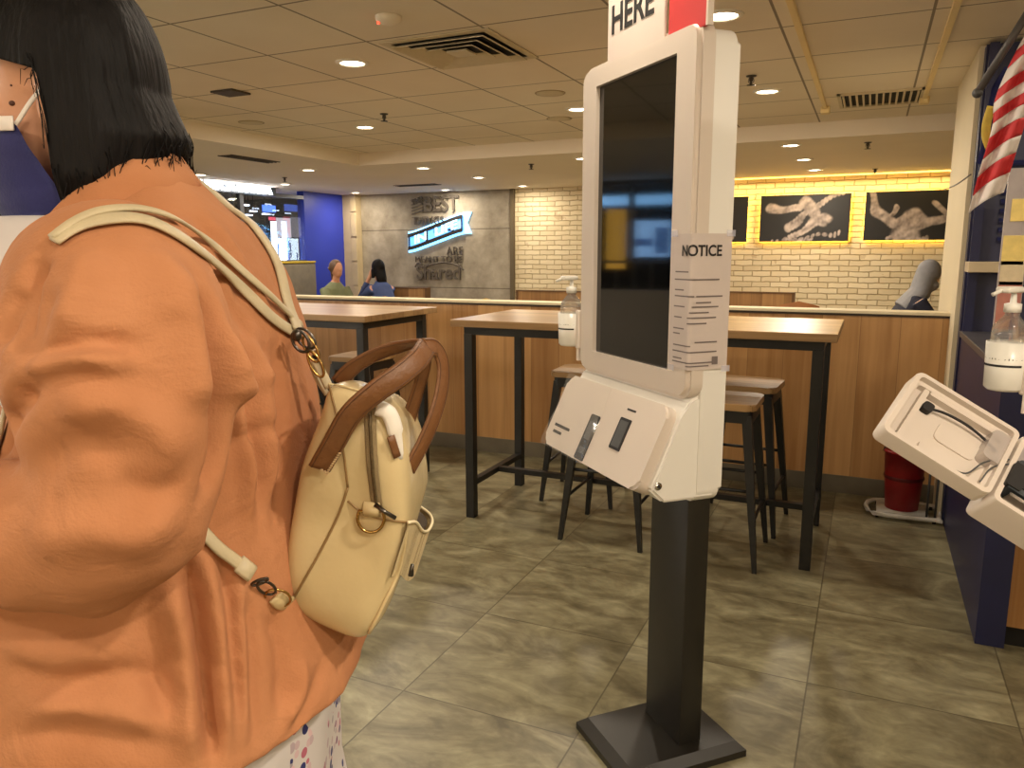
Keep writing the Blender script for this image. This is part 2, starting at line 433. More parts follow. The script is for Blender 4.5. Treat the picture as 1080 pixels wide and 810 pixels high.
# yellow piped banquette back under the shop glass
bq = thing('banquette', 'grey upholstered banquette back with yellow piping under the shop glass', 'bench', (XL+.12,8.45,0))
obj('backrest', B2((-.08,-.5,.45),(.06,.48,1.27), .02), mat('grey_fabric', (120,112,98), .9, vary=.12, vscale=12, bump=.2, bscale=200), bq, angle=40)
obj('piping', B2((-.085,-.5,1.27),(.065,.48,1.30), .008), mat('yellow_vinyl', (196,168,52), .5, vary=.06, vscale=9), bq)
obj('seat', B2((-.08,-.5,.0),(.5,.48,.45), .03), mat('pale_vinyl', (190,188,184), .6, vary=.05, vscale=6), bq, angle=40)
# ------------------------------------------------------------------ ceiling fixtures
def lamp(x, y, z, label, power=16., proto=[None]):
    if proto[0] is None:
        t = thing('downlight', label, 'ceiling light', (x,y,z), 0, 'round recessed downlights')
        bm = bmesh.new(); lathe(bm, [(.062,-.001),(.066,-.009),(.085,-.004),(.087,0),(.062,.0)], 36, cap=False)
        obj('trim_ring', bm, M_trimring, t, True)
        bm = bmesh.new(); lathe(bm, [(.002,-.005),(.04,-.0055),(.063,-.002),(.063,.0),(.002,.0)], 36); obj('diffuser', bm, M_lamp, t, True)
        proto[0] = t
    else: t = dup(proto[0], (x,y,z), 0, label)
    ld = bpy.data.lights.new('downlight_lamp', 'AREA'); ld.shape = 'DISK'; ld.size = .13; ld.energy = power; ld.color = (1.,.86,.68)
    lo = bpy.data.objects.new('downlight_lamp', ld); COL.objects.link(lo); lo.location = (x,y,z-.012)
    return t
g = 'main'
LAMPS = [(-2.54,3.51,ZC,'recessed ceiling downlight beside the square air diffuser, over the tables'),
 (-3.72,5.28,ZC,'recessed ceiling downlight near the inner corner of the lower plaster ceiling'),
 (-1.93,5.28,ZC,'recessed ceiling downlight partly cut off by the left edge of the tall kiosk'),
 (-.66,5.22,ZC,'recessed ceiling downlight left of the ribbed return air grille'),
 (-.64,3.51,ZC,'recessed ceiling downlight just above the top edge of the tall kiosk'),
 (-5.46,6.70,ZS,'downlight in the plaster ceiling in front of the blue wall, larger of the two there'),
 (-6.84,7.93,ZS,'small downlight at the end of the lit shop letters'),
 (-6.90,9.50,ZS,'small downlight right above the corner of the blue wall and the concrete wall'),
 (-6.85,6.56,ZS,'downlight just above the first lit shop letters beside the dark bob hair'),
 (-4.28,7.08,ZS,'plaster ceiling downlight nearest the tiled part, in front of the concrete wall'),
 (-4.24,8.25,ZS,'middle downlight of the row that leads to the brick wall corner'),
 (-5.48,9.65,ZS,'small downlight close above the lettering on the concrete wall'),
 (-4.26,9.56,ZS,'small downlight close above the strip between concrete and brick'),
 (-2.52,7.04,ZS,'plaster ceiling downlight seen at the left edge of the tall kiosk'),
 (-.67,6.94,ZS,'first of three downlights in a line towards the black framed pictures'),
 (-.65,8.05,ZS,'middle of three downlights in a line towards the black framed pictures'),
 (-.62,9.12,ZS,'last of three downlights in a line, close to the brick wall')]
for x, y, z, l in LAMPS: lamp(x, y, z, l, (9. if x > -1 else 14.) if z == ZC else (14. if x > -1 else 9.))
for i, (x, y) in enumerate([(-.64,1.75),(-2.54,1.75),(.9,3.5),(1.9,1.75),(.75,.6),(.9,-.4),(-.64,-.9),(-2.3,-.6),(2.2,-.6),(-4.1,1.75)]):  # unseen: grid carried on, with a cluster added to light the kiosk sides
    lamp(x, y, ZC, ['recessed ceiling downlight above the kiosk queue','recessed ceiling downlight over the orange shirted customer','recessed ceiling downlight beyond the navy shelving',
      'added ceiling downlight over the order counter','added ceiling downlight in front of the second kiosk','added ceiling downlight behind the second kiosk','recessed ceiling downlight behind the viewer',
      'recessed ceiling downlight behind the orange shirted customer','added ceiling downlight over the back of the counter','recessed ceiling downlight near the shop glass'][i],
      [6,5,3,13,18,16,8,6,8,12][i])

def sprinkler(x, y, z, label, proto=[None]):
    if proto[0] is None:
        t = thing('fire_sprinkler', label, 'sprinkler', (x,y,z), 0, 'fire sprinklers')
        bm = bmesh.new(); lathe(bm, [(.03,0),(.028,-.006),(.012,-.009),(.011,-.03),(.006,-.034),(.006,-.05)], 20); obj('body', bm, M_gun, t, True)
        bm = bmesh.new(); lathe(bm, [(.002,-.05),(.024,-.05),(.026,-.053),(.002,-.055)], 20); obj('deflector', bm, M_gun, t, True)
        bm = bmesh.new(); tube(bm, [(-.012,0,-.012),(-.016,0,-.03),(0,0,-.05)], .002, 6); tube(bm, [(.012,0,-.012),(.016,0,-.03),(0,0,-.05)], .002, 6); obj('yoke', bm, M_gun, t, True)
        proto[0] = t
    else: dup(proto[0], (x,y,z), 0, label)
for a in [(-3.25,4.85,ZC,'metal fire sprinkler above the downlight near the plaster ceiling corner'),(-.69,4.74,ZC,'metal fire sprinkler just right of the tall kiosk top'),
          (-3.14,7.26,ZS,'metal fire sprinkler in the plaster ceiling in front of the brick wall'),(-.09,7.04,ZS,'metal fire sprinkler below the return air grille, nearer one'),
          (-.03,9.31,ZS,'tiny fire sprinkler close above the rightmost picture'),(-6.25,7.24,ZS,'tiny fire sprinkler in the plaster ceiling over the lit shop letters')]: sprinkler(*a)
t = thing('smoke_detector', 'round white smoke detector with a red light', 'smoke detector', (-1.92,2.92,ZC))
bm = bmesh.new(); lathe(bm, [(.055,0),(.055,-.012),(.045,-.022),(.03,-.03),(.002,-.031)], 28); obj('housing', bm, M_cream2, t, True)
bm = bmesh.new(); ellip(bm, (-.038,-.02,-.026), (.006,.006,.006), 10, 8); obj('indicator_light', bm, mat('red_led', (255,60,40), .4, emit=(255,50,30), estr=5, vary=.01), t, True)
def disc(x, y, z, label, r, proto={}):
    if 'p' not in proto:
        t = thing('ceiling_speaker', label, 'speaker', (x,y,z), 0, 'round ceiling speakers')
        bm = bmesh.new(); lathe(bm, [(.085,0),(.085,-.004),(.075,-.006),(.002,-.006)], 32); obj('grille', bm, M_vent, t, True)
        bm = bmesh.new(); lathe(bm, [(.086,0),(.094,-.004),(.097,0)], 32, cap=False); obj('rim', bm, mat('speaker_rim', (160,140,104), .5, vary=.05, vscale=9), t, True)
        proto['p'] = t
    else: dup(proto['p'], (x,y,z), 0, label)
disc(-1.9,4.69,ZC,'round ceiling speaker left of the tall kiosk, nearer of the pair',.09)
disc(-2.19,5.59,ZC,'round ceiling speaker beside the kiosk edge, farther of the pair',.09)
disc(-4.37,4.72,ZC,'round ceiling speaker near the left plaster ceiling edge',.09)
tag(obj('access_cap', B2((-3.76,3.72,ZC-.012),(-3.58,3.88,ZC), .004), mat('access_cap', (70,56,40), .6, vary=.1)), 'small dark cap in the ceiling beside the dark bob hair', 'cap')
# square four-way air diffuser
t = thing('air_diffuser', 'square stepped air diffuser filling one ceiling tile', 'air vent', (-1.90,3.53,ZC))
bm = bmesh.new()
for h0, h1, z0, z1 in ((.29,.25,-.006,-.006),(.245,.205,-.022,-.003),(.185,.145,-.022,-.003),(.125,.085,-.022,-.003),(.065,.0,-.022,-.012)):
    if h1: 
        o = [Vector((sx*h0, sy*h0, z0)) for sx, sy in ((1,1),(-1,1),(-1,-1),(1,-1))]; i = [Vector((sx*h1, sy*h1, z1)) for sx, sy in ((1,1),(-1,1),(-1,-1),(1,-1))]
        o2 = [p+Vector((0,0,.004)) for p in o]; i2 = [p+Vector((0,0,.004)) for p in i]
        vo, vi, vo2, vi2 = [[bm.verts.new(p) for p in q] for q in (o,i,o2,i2)]
        for k in range(4):
            l = (k+1) % 4
            for A, Bq in ((vo,vi),(vi,vi2),(vi2,vo2),(vo2,vo)): bm.faces.new((A[k],A[l],Bq[l],Bq[k]))
    else: box(bm, (0,0,-.016), (.11,.11,.008))
obj('louvre_rings', bm, M_vent, t); obj('backing', B((0,0,-.0006), (.56,.56,.001)), M_dark, t)
def slot(x, y, rz, L, label, proto=[None]):
    if proto[0] is None:
        t = thing('slot_vent', label, 'air vent', (x,y,ZS), rz, 'dark slot vents in the plaster ceiling')
        obj('opening', B((0,0,-.001), (L,.14,.002)), M_dark, t)
        bm = bmesh.new()
        for k in range(3): box(bm, (0,-.045+.045*k,-.006), (L,.008,.012))
        box(bm, (0,.075,-.004), (L+.03,.012,.008)); box(bm, (0,-.075,-.004), (L+.03,.012,.008))
        obj('blade', bm, mat('vent_blade', (60,48,34), .5, vary=.1), t); proto[0] = t
    else: dup(proto[0], (x,y,ZS), rz, label)
slot(-5.3,5.68,R(90),.6,'dark slot air vent in the plaster ceiling over the shop letters')
slot(-5.42,8.8,R(0),.6,'dark slot air vent in the plaster ceiling before the concrete wall')
# return grille and two trunking rails
t = thing('return_air_grille', 'rectangular ribbed return air grille between two ceiling rails', 'air vent', (-.02,5.76,ZC))
obj('backing', B((0,0,-.001), (.46,.44,.002)), M_dark, t)
bm = bmesh.new()
for k in range(12): box(bm, (-.215+.039*k,0,-.010), (.012,.44,.016))
obj('rib', bm, M_vent, t)
bm = bmesh.new()
for s in (-1,1): box(bm, (0,s*.235,-.006), (.50,.03,.012)); box(bm, (s*.24,0,-.006), (.02,.5,.012))
obj('frame', bm, M_vent, t)
M_rail = mat('rail_paint', (232,208,150), .5, vary=.04, vscale=4)
t = thing('ceiling_rail', 'cream surface rail on the ceiling left of the ribbed grille', 'ceiling rail', (-.36,4.3,ZC), 0, 'ceiling rails beside the ribbed grille')
obj('rail_body', B2((-.014,-2.2,-.02),(.014,1.66,0), .003), M_rail, t)
obj('end_cap', B2((-.03,1.62,-.045),(.03,1.70,0), .008), M_rail, t)
dup(t, (.24,4.2,ZC), 0, 'cream surface rail on the ceiling right of the ribbed grille')

# ------------------------------------------------------------------ shop behind the glass
M_sign = mat('lit_letters', (255,255,255), .5, emit=(245,246,255), estr=9., vary=.01)
sg = thing('shop_sign', 'glowing white shop letters under the plaster ceiling, seen over the shoulder', 'sign', (XL+.05,7.6,2.235))
bm = text_bm('I BUCA SUUHA', .15, .03, offset=.006)
xform(bm, Matrix.Translation((0,.02,0)) @ Matrix.Rotation(R(90),4,'Z') @ Matrix.Rotation(R(90),4,'X') @ Matrix.Diagonal((1.22,.95,1,1)))
obj('lettering', bm, M_sign, sg)
obj('back_rail', B2((-.04,-.8,-.07),(-.02,.75,.04)), mat('sign_rail', (60,66,70), .4, vary=.05), sg)
BX = [0]
def board(name, y0, y1, z0, z1, rgb, st, label, cat='light board', x=None, marks=None):
    BX[0] += 1; x = XL-.35-.075*BX[0]
    t = thing(name, label, cat, (x,(y0+y1)/2,z0))
    w, h = y1-y0, z1-z0
    obj('casing', B2((-.06,-w/2-.015,-.015),(0,w/2+.015,h+.015), .004), M_grey, t)
    obj('lit_face', B2((0,-w/2,0),(.006,w/2,h)), mat('board_'+name, rgb, .4, emit=rgb, estr=st, vary=.06, vscale=3), t)
    if marks:
        bm = bmesh.new()
        for (a, b, c, d) in marks: box(bm, (.008,-w/2+w*(a+c)/2,h*(b+d)/2), (.004,w*(c-a),h*(d-b)), .0)
        obj('printed_figure', bm, mat('board_print_'+name, (70,120,200), .5, emit=(60,110,200), estr=.8, vary=.05), t)
    obj('post', B2((-.05,-.03,-z0),(-.01,.03,0)), M_grey, t)
    return t
board('light_column', 8.72,8.83,1.28,1.86,(230,240,255),5.,'narrow bright white light column behind the shop glass')
board('menu_screen', 8.86,9.1,1.28,1.62,(225,242,255),5.,'small bright white screen with blue figures behind the shop glass', marks=[(.08,.1,.2,.5),(.25,.2,.34,.8),(.12,.6,.22,.9),(.8,.1,.9,.4)])
board('red_poster', 8.85,8.99,1.64,1.93,(225,90,110),1.2,'red lit poster above the small bright screen')
board('grey_poster', 9.0,9.4,1.64,1.93,(205,200,205),.9,'pale grey lit poster beside the blue wall')
board('blue_screen', 9.12,9.42,1.26,1.62,(110,140,235),1.3,'blue glowing screen beside the blue wall', marks=[(.1,.1,.3,.6),(.4,.3,.6,.9),(.7,.2,.9,.7)])
board('pale_screen', 8.36,8.62,1.3,1.78,(110,150,215),.9,'dim blue screen left of the bright light column', marks=[(.1,.5,.9,.6),(.2,.2,.5,.4)])
board('blue_sign', 9.06,9.34,2.02,2.12,(90,130,255),2.,'small blue ceiling sign behind the shop glass')
board('mall_screen', 3.2,3.7,1.35,1.8,(150,200,255),2.5,'bright blue white screen farther along the shop front', marks=[(.1,.1,.4,.8),(.5,.3,.9,.5)])
board('mall_banner', 3.8,4.05,1.2,1.95,(240,180,70),1.5,'orange lit banner farther along the shop front')
board('mall_sign', 3.1,4.3,2.0,2.12,(140,200,255),3.,'long blue white lit sign farther along the shop front')
for i, (y, z) in enumerate([(8.75,2.1),(8.9,2.02),(9.15,1.99),(9.3,2.05),(8.8,1.96),(8.5,2.03)]):  # solid glowing bars standing in for ceiling lights reflected in the glass
    bm = bmesh.new(); box(bm, (0,0,0), (.05,.11,.018), .004)
    o = obj('glass_glint', bm, mat('glass_glint', (235,240,255), .4, emit=(225,235,255), estr=5, vary=.01)); o.location = (XL-.9,y,z)
    bm = bmesh.new(); box(bm, (0,0,(ZS-z)/2), (.006,.006,ZS-z)); obj('stem', bm, M_ink, o)
    tag(o, ['short white glass reflection above the bright light column','short white glass reflection over the red poster','short white glass reflection left of the blue ceiling sign','short white glass reflection under the blue ceiling sign','lowest short white glass reflection over the light column','short white glass reflection in the dark part of the shop'][i], 'reflection', 'modelled reflections of ceiling lights in the shop glass')

for i, (y0, y1, rgb, lab) in enumerate([(-3.0,-2.1,(255,244,228),'big added light panel nearest the back wall'),(-2.0,-1.1,(255,240,222),'big added light panel beside the back one'),(-1.0,-.1,(255,244,228),'big added light panel, third from the back wall'),(0.,.9,(255,244,230),'big added light panel farthest from the back wall')]):  # glowing panels out of view, added to brighten the ceiling from the left
    t = thing('fill_panel', lab, 'light board', (XL-.7,(y0+y1)/2,1.35), 0, 'added light panels out of view on the left')
    w_ = y1-y0
    obj('casing', B2((-.08,-w_/2-.02,-1.35),(0,w_/2+.02,.76), .004), M_grey, t); obj('lit_face', B2((0,-w_/2,0),(.006,w_/2,.74)), mat('fill_panel_face', rgb, .4, emit=rgb, estr=17., vary=.06, vscale=2), t)
# ------------------------------------------------------------------ lettering on the concrete wall
M_let = mat('dark_letters', (84,76,66), .6, vary=.1, vscale=9)
ws = thing('wall_lettering', 'raised dark wall lettering around the lit ribbon on the concrete', 'wall sign', (-5.8,YF-.03,1.0))
def wt(s, size, x, z, sx=1., name='lettering', m=M_let, dep=.02, rot=0, off=0.):
    bm = text_bm(s, size, dep, offset=off)
    xform(bm, Matrix.Translation((x,-.012,z-1.0)) @ Matrix.Rotation(R(90),4,'X') @ Matrix.Rotation(R(rot),4,'Z') @ Matrix.Diagonal((sx,1,1,1)))
    return obj(name, bm, m, ws)
wt('BEST', .30, .06, 2.10, .92, off=.006); wt('THE', .12, -.34, 2.16, .9, rot=16)
bm = bmesh.new()
for k in range(5): box(bm, (-.34,-.012,1.0+.045*k), (.2,.02,.012), 0, 2, Matrix.Rotation(R(-16),3,'Y'))
obj('stripes', bm, M_let, ws)
wt('THINGS', .17, -.16, 1.87, .9); wt('ARE', .17, .28, 1.43, .9); wt('MEANT TO BE', .125, .0, 1.31, 1.0)
# hand-drawn style word with swash
wt('Shared', .30, .0, 1.115, .92, off=.004)
bm = bmesh.new(); tube(bm, spline([(-.40,-.012,.20),(-.36,-.012,.255),(-.30,-.012,.25),(-.30,-.012,.20),(-.2,-.012,.215),(.05,-.012,.265),(.3,-.012,.235),(.42,-.012,.16)], 8), .012, 8); obj('swash', bm, M_let, ws, True)
# the lit ribbon
rb = thing('ribbon_sign', 'blue white backlit ribbon sign with black bands on the concrete wall', 'sign', (-5.82,YF-.07,1.70))
def wave(t): return .13*math.sin((t-.5)*PI*1.0)*1.0 + .02*math.sin(t*2*PI)
def band(h0, h1, y, x0=-.46, x1=.46, n=24, th=.03, notch=0.):
    bm = bmesh.new(); lo = []; hi = []
    for k in range(n+1):
        t = k/n; x = x0+(x1-x0)*t; tt = (x+.46)/.92
        lo.append((x, wave(tt)+h0)); hi.append((x, wave(tt)+h1))
    if notch: hi.append((x1-notch, wave((x1-notch+.46)/.92)+(h0+h1)/2))
    prism(bm, lo + hi[::-1] if not notch else lo + [hi[-1]] + hi[-2::-1], y, y+th, 'y'); return bm
M_glow = mat('ribbon_light', (140,205,255), .4, emit=(70,160,250), estr=1.1, vary=.02)
M_glow2 = mat('ribbon_halo', (170,220,255), .4, emit=(110,195,255), estr=2.4, vary=.01)
obj('ribbon_face', band(-.105,.105,0.,th=.02), M_glow, rb)
obj('halo_light', band(-.155,.15,.03,-.49,.58,th=.015,notch=.07), M_glow2, rb)
obj('upper_band', band(.066,.120,-.012,-.47,.45,th=.012), M_ink, rb); obj('lower_band', band(-.125,-.07,-.012,-.47,.45,th=.012), M_ink, rb)
bm = text_bm('IN  LIFE', .2, .012, offset=.004)
for v in bm.verts:
    x = v.co.x*1.12; tt = (x+.46)/.92; v.co = Vector((x, -.01+v.co.z, v.co.y*.85+wave(tt)))
obj('lettering', bm, mat('ribbon_letters', (205,235,255), .4, emit=(150,215,255), estr=1.9, vary=.01), rb)
bm = bmesh.new(); box(bm, (-.15,-.008,wave(.33)), (.045,.01,.14)); box(bm, (.0,-.008,wave(.5)+.03), (.035,.01,.07)); box(bm, (.26,-.008,wave(.78)-.045), (.10,.01,.03)); box(bm, (-.45,-.008,wave(.02)), (.02,.012,.2)); box(bm, (.44,-.008,wave(.98)), (.02,.012,.2))
obj('dark_gap', bm, M_ink, rb)

# ------------------------------------------------------------------ pictures on the brick wall, backlit
M_photo = mat('photo_black', (24,22,20), .45, vary=.15, vscale=4)
def smoke_mat(name):
    m = mat(name, (150,136,130), .6); g = NG(m)
    tc = g.new('ShaderNodeTexCoord'); n = g.new('ShaderNodeTexNoise'); n.inputs['Scale'].default_value = 7; n.inputs['Detail'].default_value = 8; n.inputs['Distortion'].default_value = 1.6
    g.link(tc.outputs['Object'], n.inputs['Vector']); g.link(g.ramp(n.outputs['Fac'], [(.3,(74,66,62)),(.5,(146,132,124)),(.7,(206,190,178))]), g.b.inputs['Base Color']); return m
def print_mat():
    m = mat('picture_print', (40,38,36), .5); g = NG(m); at_ = g.new('ShaderNodeAttribute'); at_.attribute_name = 'print'
    g.link(at_.outputs['Color'], g.b.inputs['Base Color']); return m
M_print = print_mat()
M_led = mat('warm_led', (255,220,120), .5, emit=(255,196,72), estr=13., vary=.01)
def picture(x0, x1, z0, z1, label, shapes):
    t = thing('wall_picture', label, 'picture', ((x0+x1)/2,YF-.07,z0), 0, 'backlit pictures on the brick wall')
    w, h = x1-x0, z1-z0
    obj('panel', B2((-w/2,-.012,0),(w/2,.02,h), .002), M_photo, t)
    NX, NZ = 120, 66; bm = bmesh.new(); lay = bm.verts.layers.float_color.new('print')
    segs = []
    for pts in shapes:
        P = spline([(p[0]*w, p[1]*h, 0) for p in pts], 5); n = len(P)
        segs += [(P[k].x, P[k].y, (pts[0][2]+(pts[-1][2]-pts[0][2])*k/(n-1))*h) for k in range(n)]
    gr = []
    for i in range(NX+1):
        col = []
        for j in range(NZ+1):
            x, z = w*i/NX, h*j/NZ; q = Vector((x*5+x0*3, z*5, 2)); dx = .05*noise.noise(q); dz = .05*noise.noise(q+Vector((7,3,1)))
            f = max(1-math.hypot(x+dx-sx_, z+dz-sz_)/(r_*1.25) for sx_, sz_, r_ in segs); f = max(0, min(1, f*2.6)); f = f*f*(3-2*f)
            tone = .5 + .55*noise.noise(Vector((x*14-z*9, z*16, 5+x0))) + .25*noise.noise(Vector((x*40, z*34, 1)))
            c = [lin((26,24,22))[e]*(1-f) + f*(lin((96,86,80))[e]*(1-max(0,min(1,tone))) + lin((205,188,176))[e]*max(0,min(1,tone))) for e in range(3)]
            v = bm.verts.new((x-w/2, -.0135, z)); v[lay] = (*c, 1); col.append(v)
        gr.append(col)
    for i in range(NX):
        for j in range(NZ): bm.faces.new((gr[i][j],gr[i+1][j],gr[i+1][j+1],gr[i][j+1]))
    obj('print', bm, M_print, t)
    bm = bmesh.new(); box(bm, (0,.045,h-.012), (w-.02,.016,.016)); box(bm, (0,.045,.012), (w-.02,.016,.016)); box(bm, (-w/2+.012,.045,h/2), (.016,.016,h-.04)); box(bm, (w/2-.012,.045,h/2), (.016,.016,h-.04))
    obj('led_strip', bm, M_led, t)
picture(-2.42,-1.41,1.53,2.075,'leftmost backlit black picture, mostly hidden behind the kiosk', [[(.2,.2,.08),(.5,.4,.14),(.8,.12,.08)]])
picture(-1.26,-.26,1.53,2.075,'middle backlit black picture with a pale leaning smoky figure',
  [[(.1,.72,.1),(.25,.70,.11),(.45,.72,.09)],[(.33,.30,.08),(.5,.55,.16),(.68,.8,.12),(.92,.97,.05)],[(.35,.12,.05),(.55,.32,.16),(.75,.5,.12)],[(.3,.06,.05),(.6,.1,.1),(.9,.18,.04)],[(.15,.03,.03),(.45,.05,.05),(.6,.03,.03)],[(.5,.85,.1),(.62,.6,.14),(.7,.4,.1)]])
picture(-.105,.76,1.535,2.08,'right backlit black picture with two pale raised arms',
  [[(.07,.98,.05),(.12,.7,.06),(.25,.45,.09),(.45,.32,.13)],[(.22,.45,.04),(.32,.58,.05),(.38,.7,.05)],[(.95,.45,.07),(.75,.36,.1),(.5,.3,.14)],[(.82,.75,.06),(.88,.6,.05),(.95,.48,.05)],[(.55,.4,.2),(.52,.15,.2),(.5,.0,.24)],[(.42,.42,.09),(.56,.5,.1),(.7,.42,.08)],[(.3,.04,.04),(.5,.06,.08),(.75,.04,.05)]])
for q_, (lab_, x_) in enumerate((('added glowing board behind the viewer, leftmost',-1.2),('added glowing board behind the viewer, second from the left',.05),('added glowing board behind the viewer, third from the left',1.3),('added glowing board behind the viewer, rightmost',2.55))):  # glowing boards behind the viewer, added for soft ambient light
    t = thing('fill_board', lab_, 'fill light', (x_,YB+.02,1.62), 0, 'added fill light boards behind the viewer')
    obj('casing', B2((-.58,0,-.02),(.58,.06,.62), .004), M_ink, t); obj('lit_face', B2((-.56,.06,0),(.56,.065,.6)), mat('fill_board_face', (255,236,205), .4, emit=(255,232,200), estr=3.5, vary=.08, vscale=3), t)
for x, l in ((-.7,7.4),):
    ld = bpy.data.lights.new('cove_lamp', 'AREA'); ld.shape = 'RECTANGLE'; ld.size = 3.3; ld.size_y = .03; ld.energy = 13; ld.color = (1.,.78,.36)
    lo = bpy.data.objects.new('cove_lamp', ld); COL.objects.link(lo); lo.location = (-.8,YF-.12,ZS-.015); lo.rotation_euler = (R(-18),0,0)
tag(obj('cove_light_strip', B2((-2.5,YF-.2,ZS-.012),(.9,YF-.16,ZS)), mat('cove_led', (255,214,110), .5, emit=(255,200,90), estr=3., vary=.01)), 'thin warm light strip along the top of the brick wall', 'light strip')
ld = bpy.data.lights.new('halo_lamp', 'POINT'); 
bpy.data.lights.remove(ld)

# ------------------------------------------------------------------ bar tables
def bar_table(x0, x1, label):
    cx = (x0+x1)/2; L = x1-x0
    t = thing('bar_table', label, 'table', (cx,3.855,0), 0, 'high bar tables before the partition')
    obj('tabletop', B2((-L/2,-.39,1.04),(L/2,.39,1.076), .003), M_top, t)
    lx, ly = L/2-.075, .315
    for sx in (-1,1):
        for sy in (-1,1): obj('leg', B2((sx*lx-.024,sy*ly-.024,0),(sx*lx+.024,sy*ly+.024,1.0), .002), M_black, t)
    for sy in (-1,1): obj('apron', B2((-lx-.024,sy*ly-.02,.995),(lx+.024,sy*ly+.02,1.04)), M_black, t)
    for sx in (-1,1):
        obj('side_apron', B2((sx*lx-.02,-ly,.996),(sx*lx+.02,ly,1.039)), M_black, t)
        obj('side_rail', B2((sx*lx-.018,-ly,.175),(sx*lx+.018,ly,.205)), M_black, t)
    obj('foot_rail', B2((-lx,-.018,.176),(lx,.018,.204)), M_black, t)
    return t
bar_table(-1.955,-.105,'oak topped bar table partly hidden behind the tall kiosk')
bar_table(-4.34,-2.487,'oak topped bar table on the left, behind the cream backpack')
def stool(x, y, rz, label, proto=[None]):
    if proto[0] is not None: return dup(proto[0], (x,y,0), rz, label)
    t = thing('bar_stool', label, 'stool', (x,y,0), rz, 'bar stools at the high tables')
    bm = bmesh.new(); prism(bm, rrect(.34,.34,.04,5), .722,.752); bmesh.ops.bevel(bm, geom=[e for e in bm.edges if abs(e.verts[0].co.z-e.verts[1].co.z)<1e-5], offset=.005, segments=2, affect='EDGES')
    obj('seat', bm, M_seat, t, angle=40)
    bm = bmesh.new(); prism(bm, rrect(.31,.31,.035,5), .665,.722); obj('apron', bm, M_black, t, angle=40)
    for sx in (-1,1):
        for sy in (-1,1):
            bm = bmesh.new(); a = Vector((sx*.13,sy*.13,.70)); b = Vector((sx*.205,sy*.205,0))
            rings = []
            for p, s in ((a,.042),(a.lerp(b,.5),.034),(b,.02)):
                rings.append([p+Vector((dx*s/2,dy*s/2,0)) for dx, dy in ((1,1),(-1,1),(-1,-1),(1,-1))])
            loft(bm, rings); obj('leg', bm, M_black, t)
    for z in (.22,.36):
        e = .13+.075*(.70-z)/.70
        for sx in (-1,1):
            bm = bmesh.new(); (tube(bm, [(sx*e,-e,z),(sx*e,e,z)], .008, 8) if z < .3 else tube(bm, [(-e,sx*e,z),(e,sx*e,z)], .008, 8)); obj('stretcher', bm, M_black, t, True)
    proto[0] = t; return t
stool(-1.115,3.625,0,'bar stool in front of the table, behind the payment panel of the tall kiosk')
stool(-1.45,4.16,R(4),'bar stool on the far side of the table, left of the kiosk')
stool(-.585,3.60,0,'bar stool right of the kiosk, nearer of the two there')
stool(-.545,4.09,R(-3),'bar stool right of the kiosk, farther one by the partition')
stool(-3.02,4.17,R(2),'bar stool beyond the left table, seen above the brown bag handles')
stool(-3.62,4.13,R(-3),'bar stool beyond the left table, beside the bag strap clasps')

# ------------------------------------------------------------------ booths, tables and chairs behind the partition
def booth(x0, x1, y, label, z1=.935):
    t = thing('booth_seat', label, 'booth', ((x0+x1)/2,y,0), 0, 'oak booth backs behind the partition'); w = x1-x0
    obj('back_panel', B2((-w/2,-.04,0),(w/2,.04,z1-.015)), M_oakbooth, t)
    bm = bmesh.new(); box(bm, (0,0,z1-.0075), (w+.02,.1,.015)); box(bm, (w/2+.015,0,z1/2), (.03,.1,z1)); box(bm, (-w/2-.015,0,z1/2), (.03,.1,z1)); obj('edging', bm, mat('booth_edge', (96,66,34), .5, vary=.1, vscale=8), t)
    obj('seat', B2((-w/2,.04,.0),(w/2,.48,.46), .02), mat('booth_vinyl', (120,84,48), .5, vary=.08, vscale=6), t)
booth(-6.58,-5.55,9.2,'oak booth back under the wall lettering'); booth(-4.10,-3.0,9.1,'oak booth back left of the kiosk, against the brick wall'); booth(-1.9,-.78,9.2,'oak booth back right of the kiosk, under the middle picture',.96)
M_brownchair = mat('brown_chair', (150,100,58), .5, vary=.12, vscale=8)
def cafe_chair(x, y, rz, label, proto=[None]):
    if proto[0] is not None: return dup(proto[0], (x,y,0), rz, label)
    t = thing('cafe_chair', label, 'chair', (x,y,0), rz, 'wooden chairs behind the partition')
    bm = bmesh.new(); prism(bm, rrect(.42,.40,.08,5), .435,.465); obj('seat', bm, M_brownchair, t, angle=40)
    bm = bmesh.new(); n = 14; rings = []
    for k in range(n+1):
        a = R(-65+130*k/n); c = Vector((.20*math.sin(a),.13+.09*math.cos(a),0)); d = Vector((math.sin(a),math.cos(a),0))*.009; h = .93-.05*abs(k/n-.5)*2
        rings.append([c-d+Vector((0,0,.62)), c+d+Vector((0,0,.62)), c+d+Vector((0,0,h)), c-d+Vector((0,0,h))])
    loft(bm, rings); obj('backrest', bm, M_brownchair, t, angle=40)
    for sx in (-1,1):
        bm = bmesh.new(); tube(bm, [(sx*.17,.15,.45),(sx*.175,.19,.65)], .012, 8); obj('back_post', bm, M_brownchair, t, True)
        for sy in (-1,1):
            bm = bmesh.new(); tube(bm, [(sx*.16,sy*.15,.45),(sx*.20,sy*.19,0)], [.017,.011], 8); obj('leg', bm, M_brownchair, t, True)
    proto[0] = t; return t
for a in [(-6.1,7.25,R(180),'brown rounded cafe chair nearest the far shop banquette'),(-5.45,7.3,R(170),'brown rounded cafe chair in front of the couple, left one'),(-5.0,7.55,R(185),'brown rounded cafe chair in front of the couple, right one'),
          (-.33,7.3,R(200),'wooden cafe chair left of the seated veiled diner'),(-.62,8.3,R(180),'wooden cafe chair under the gap between the two pictures')]: cafe_chair(*a)
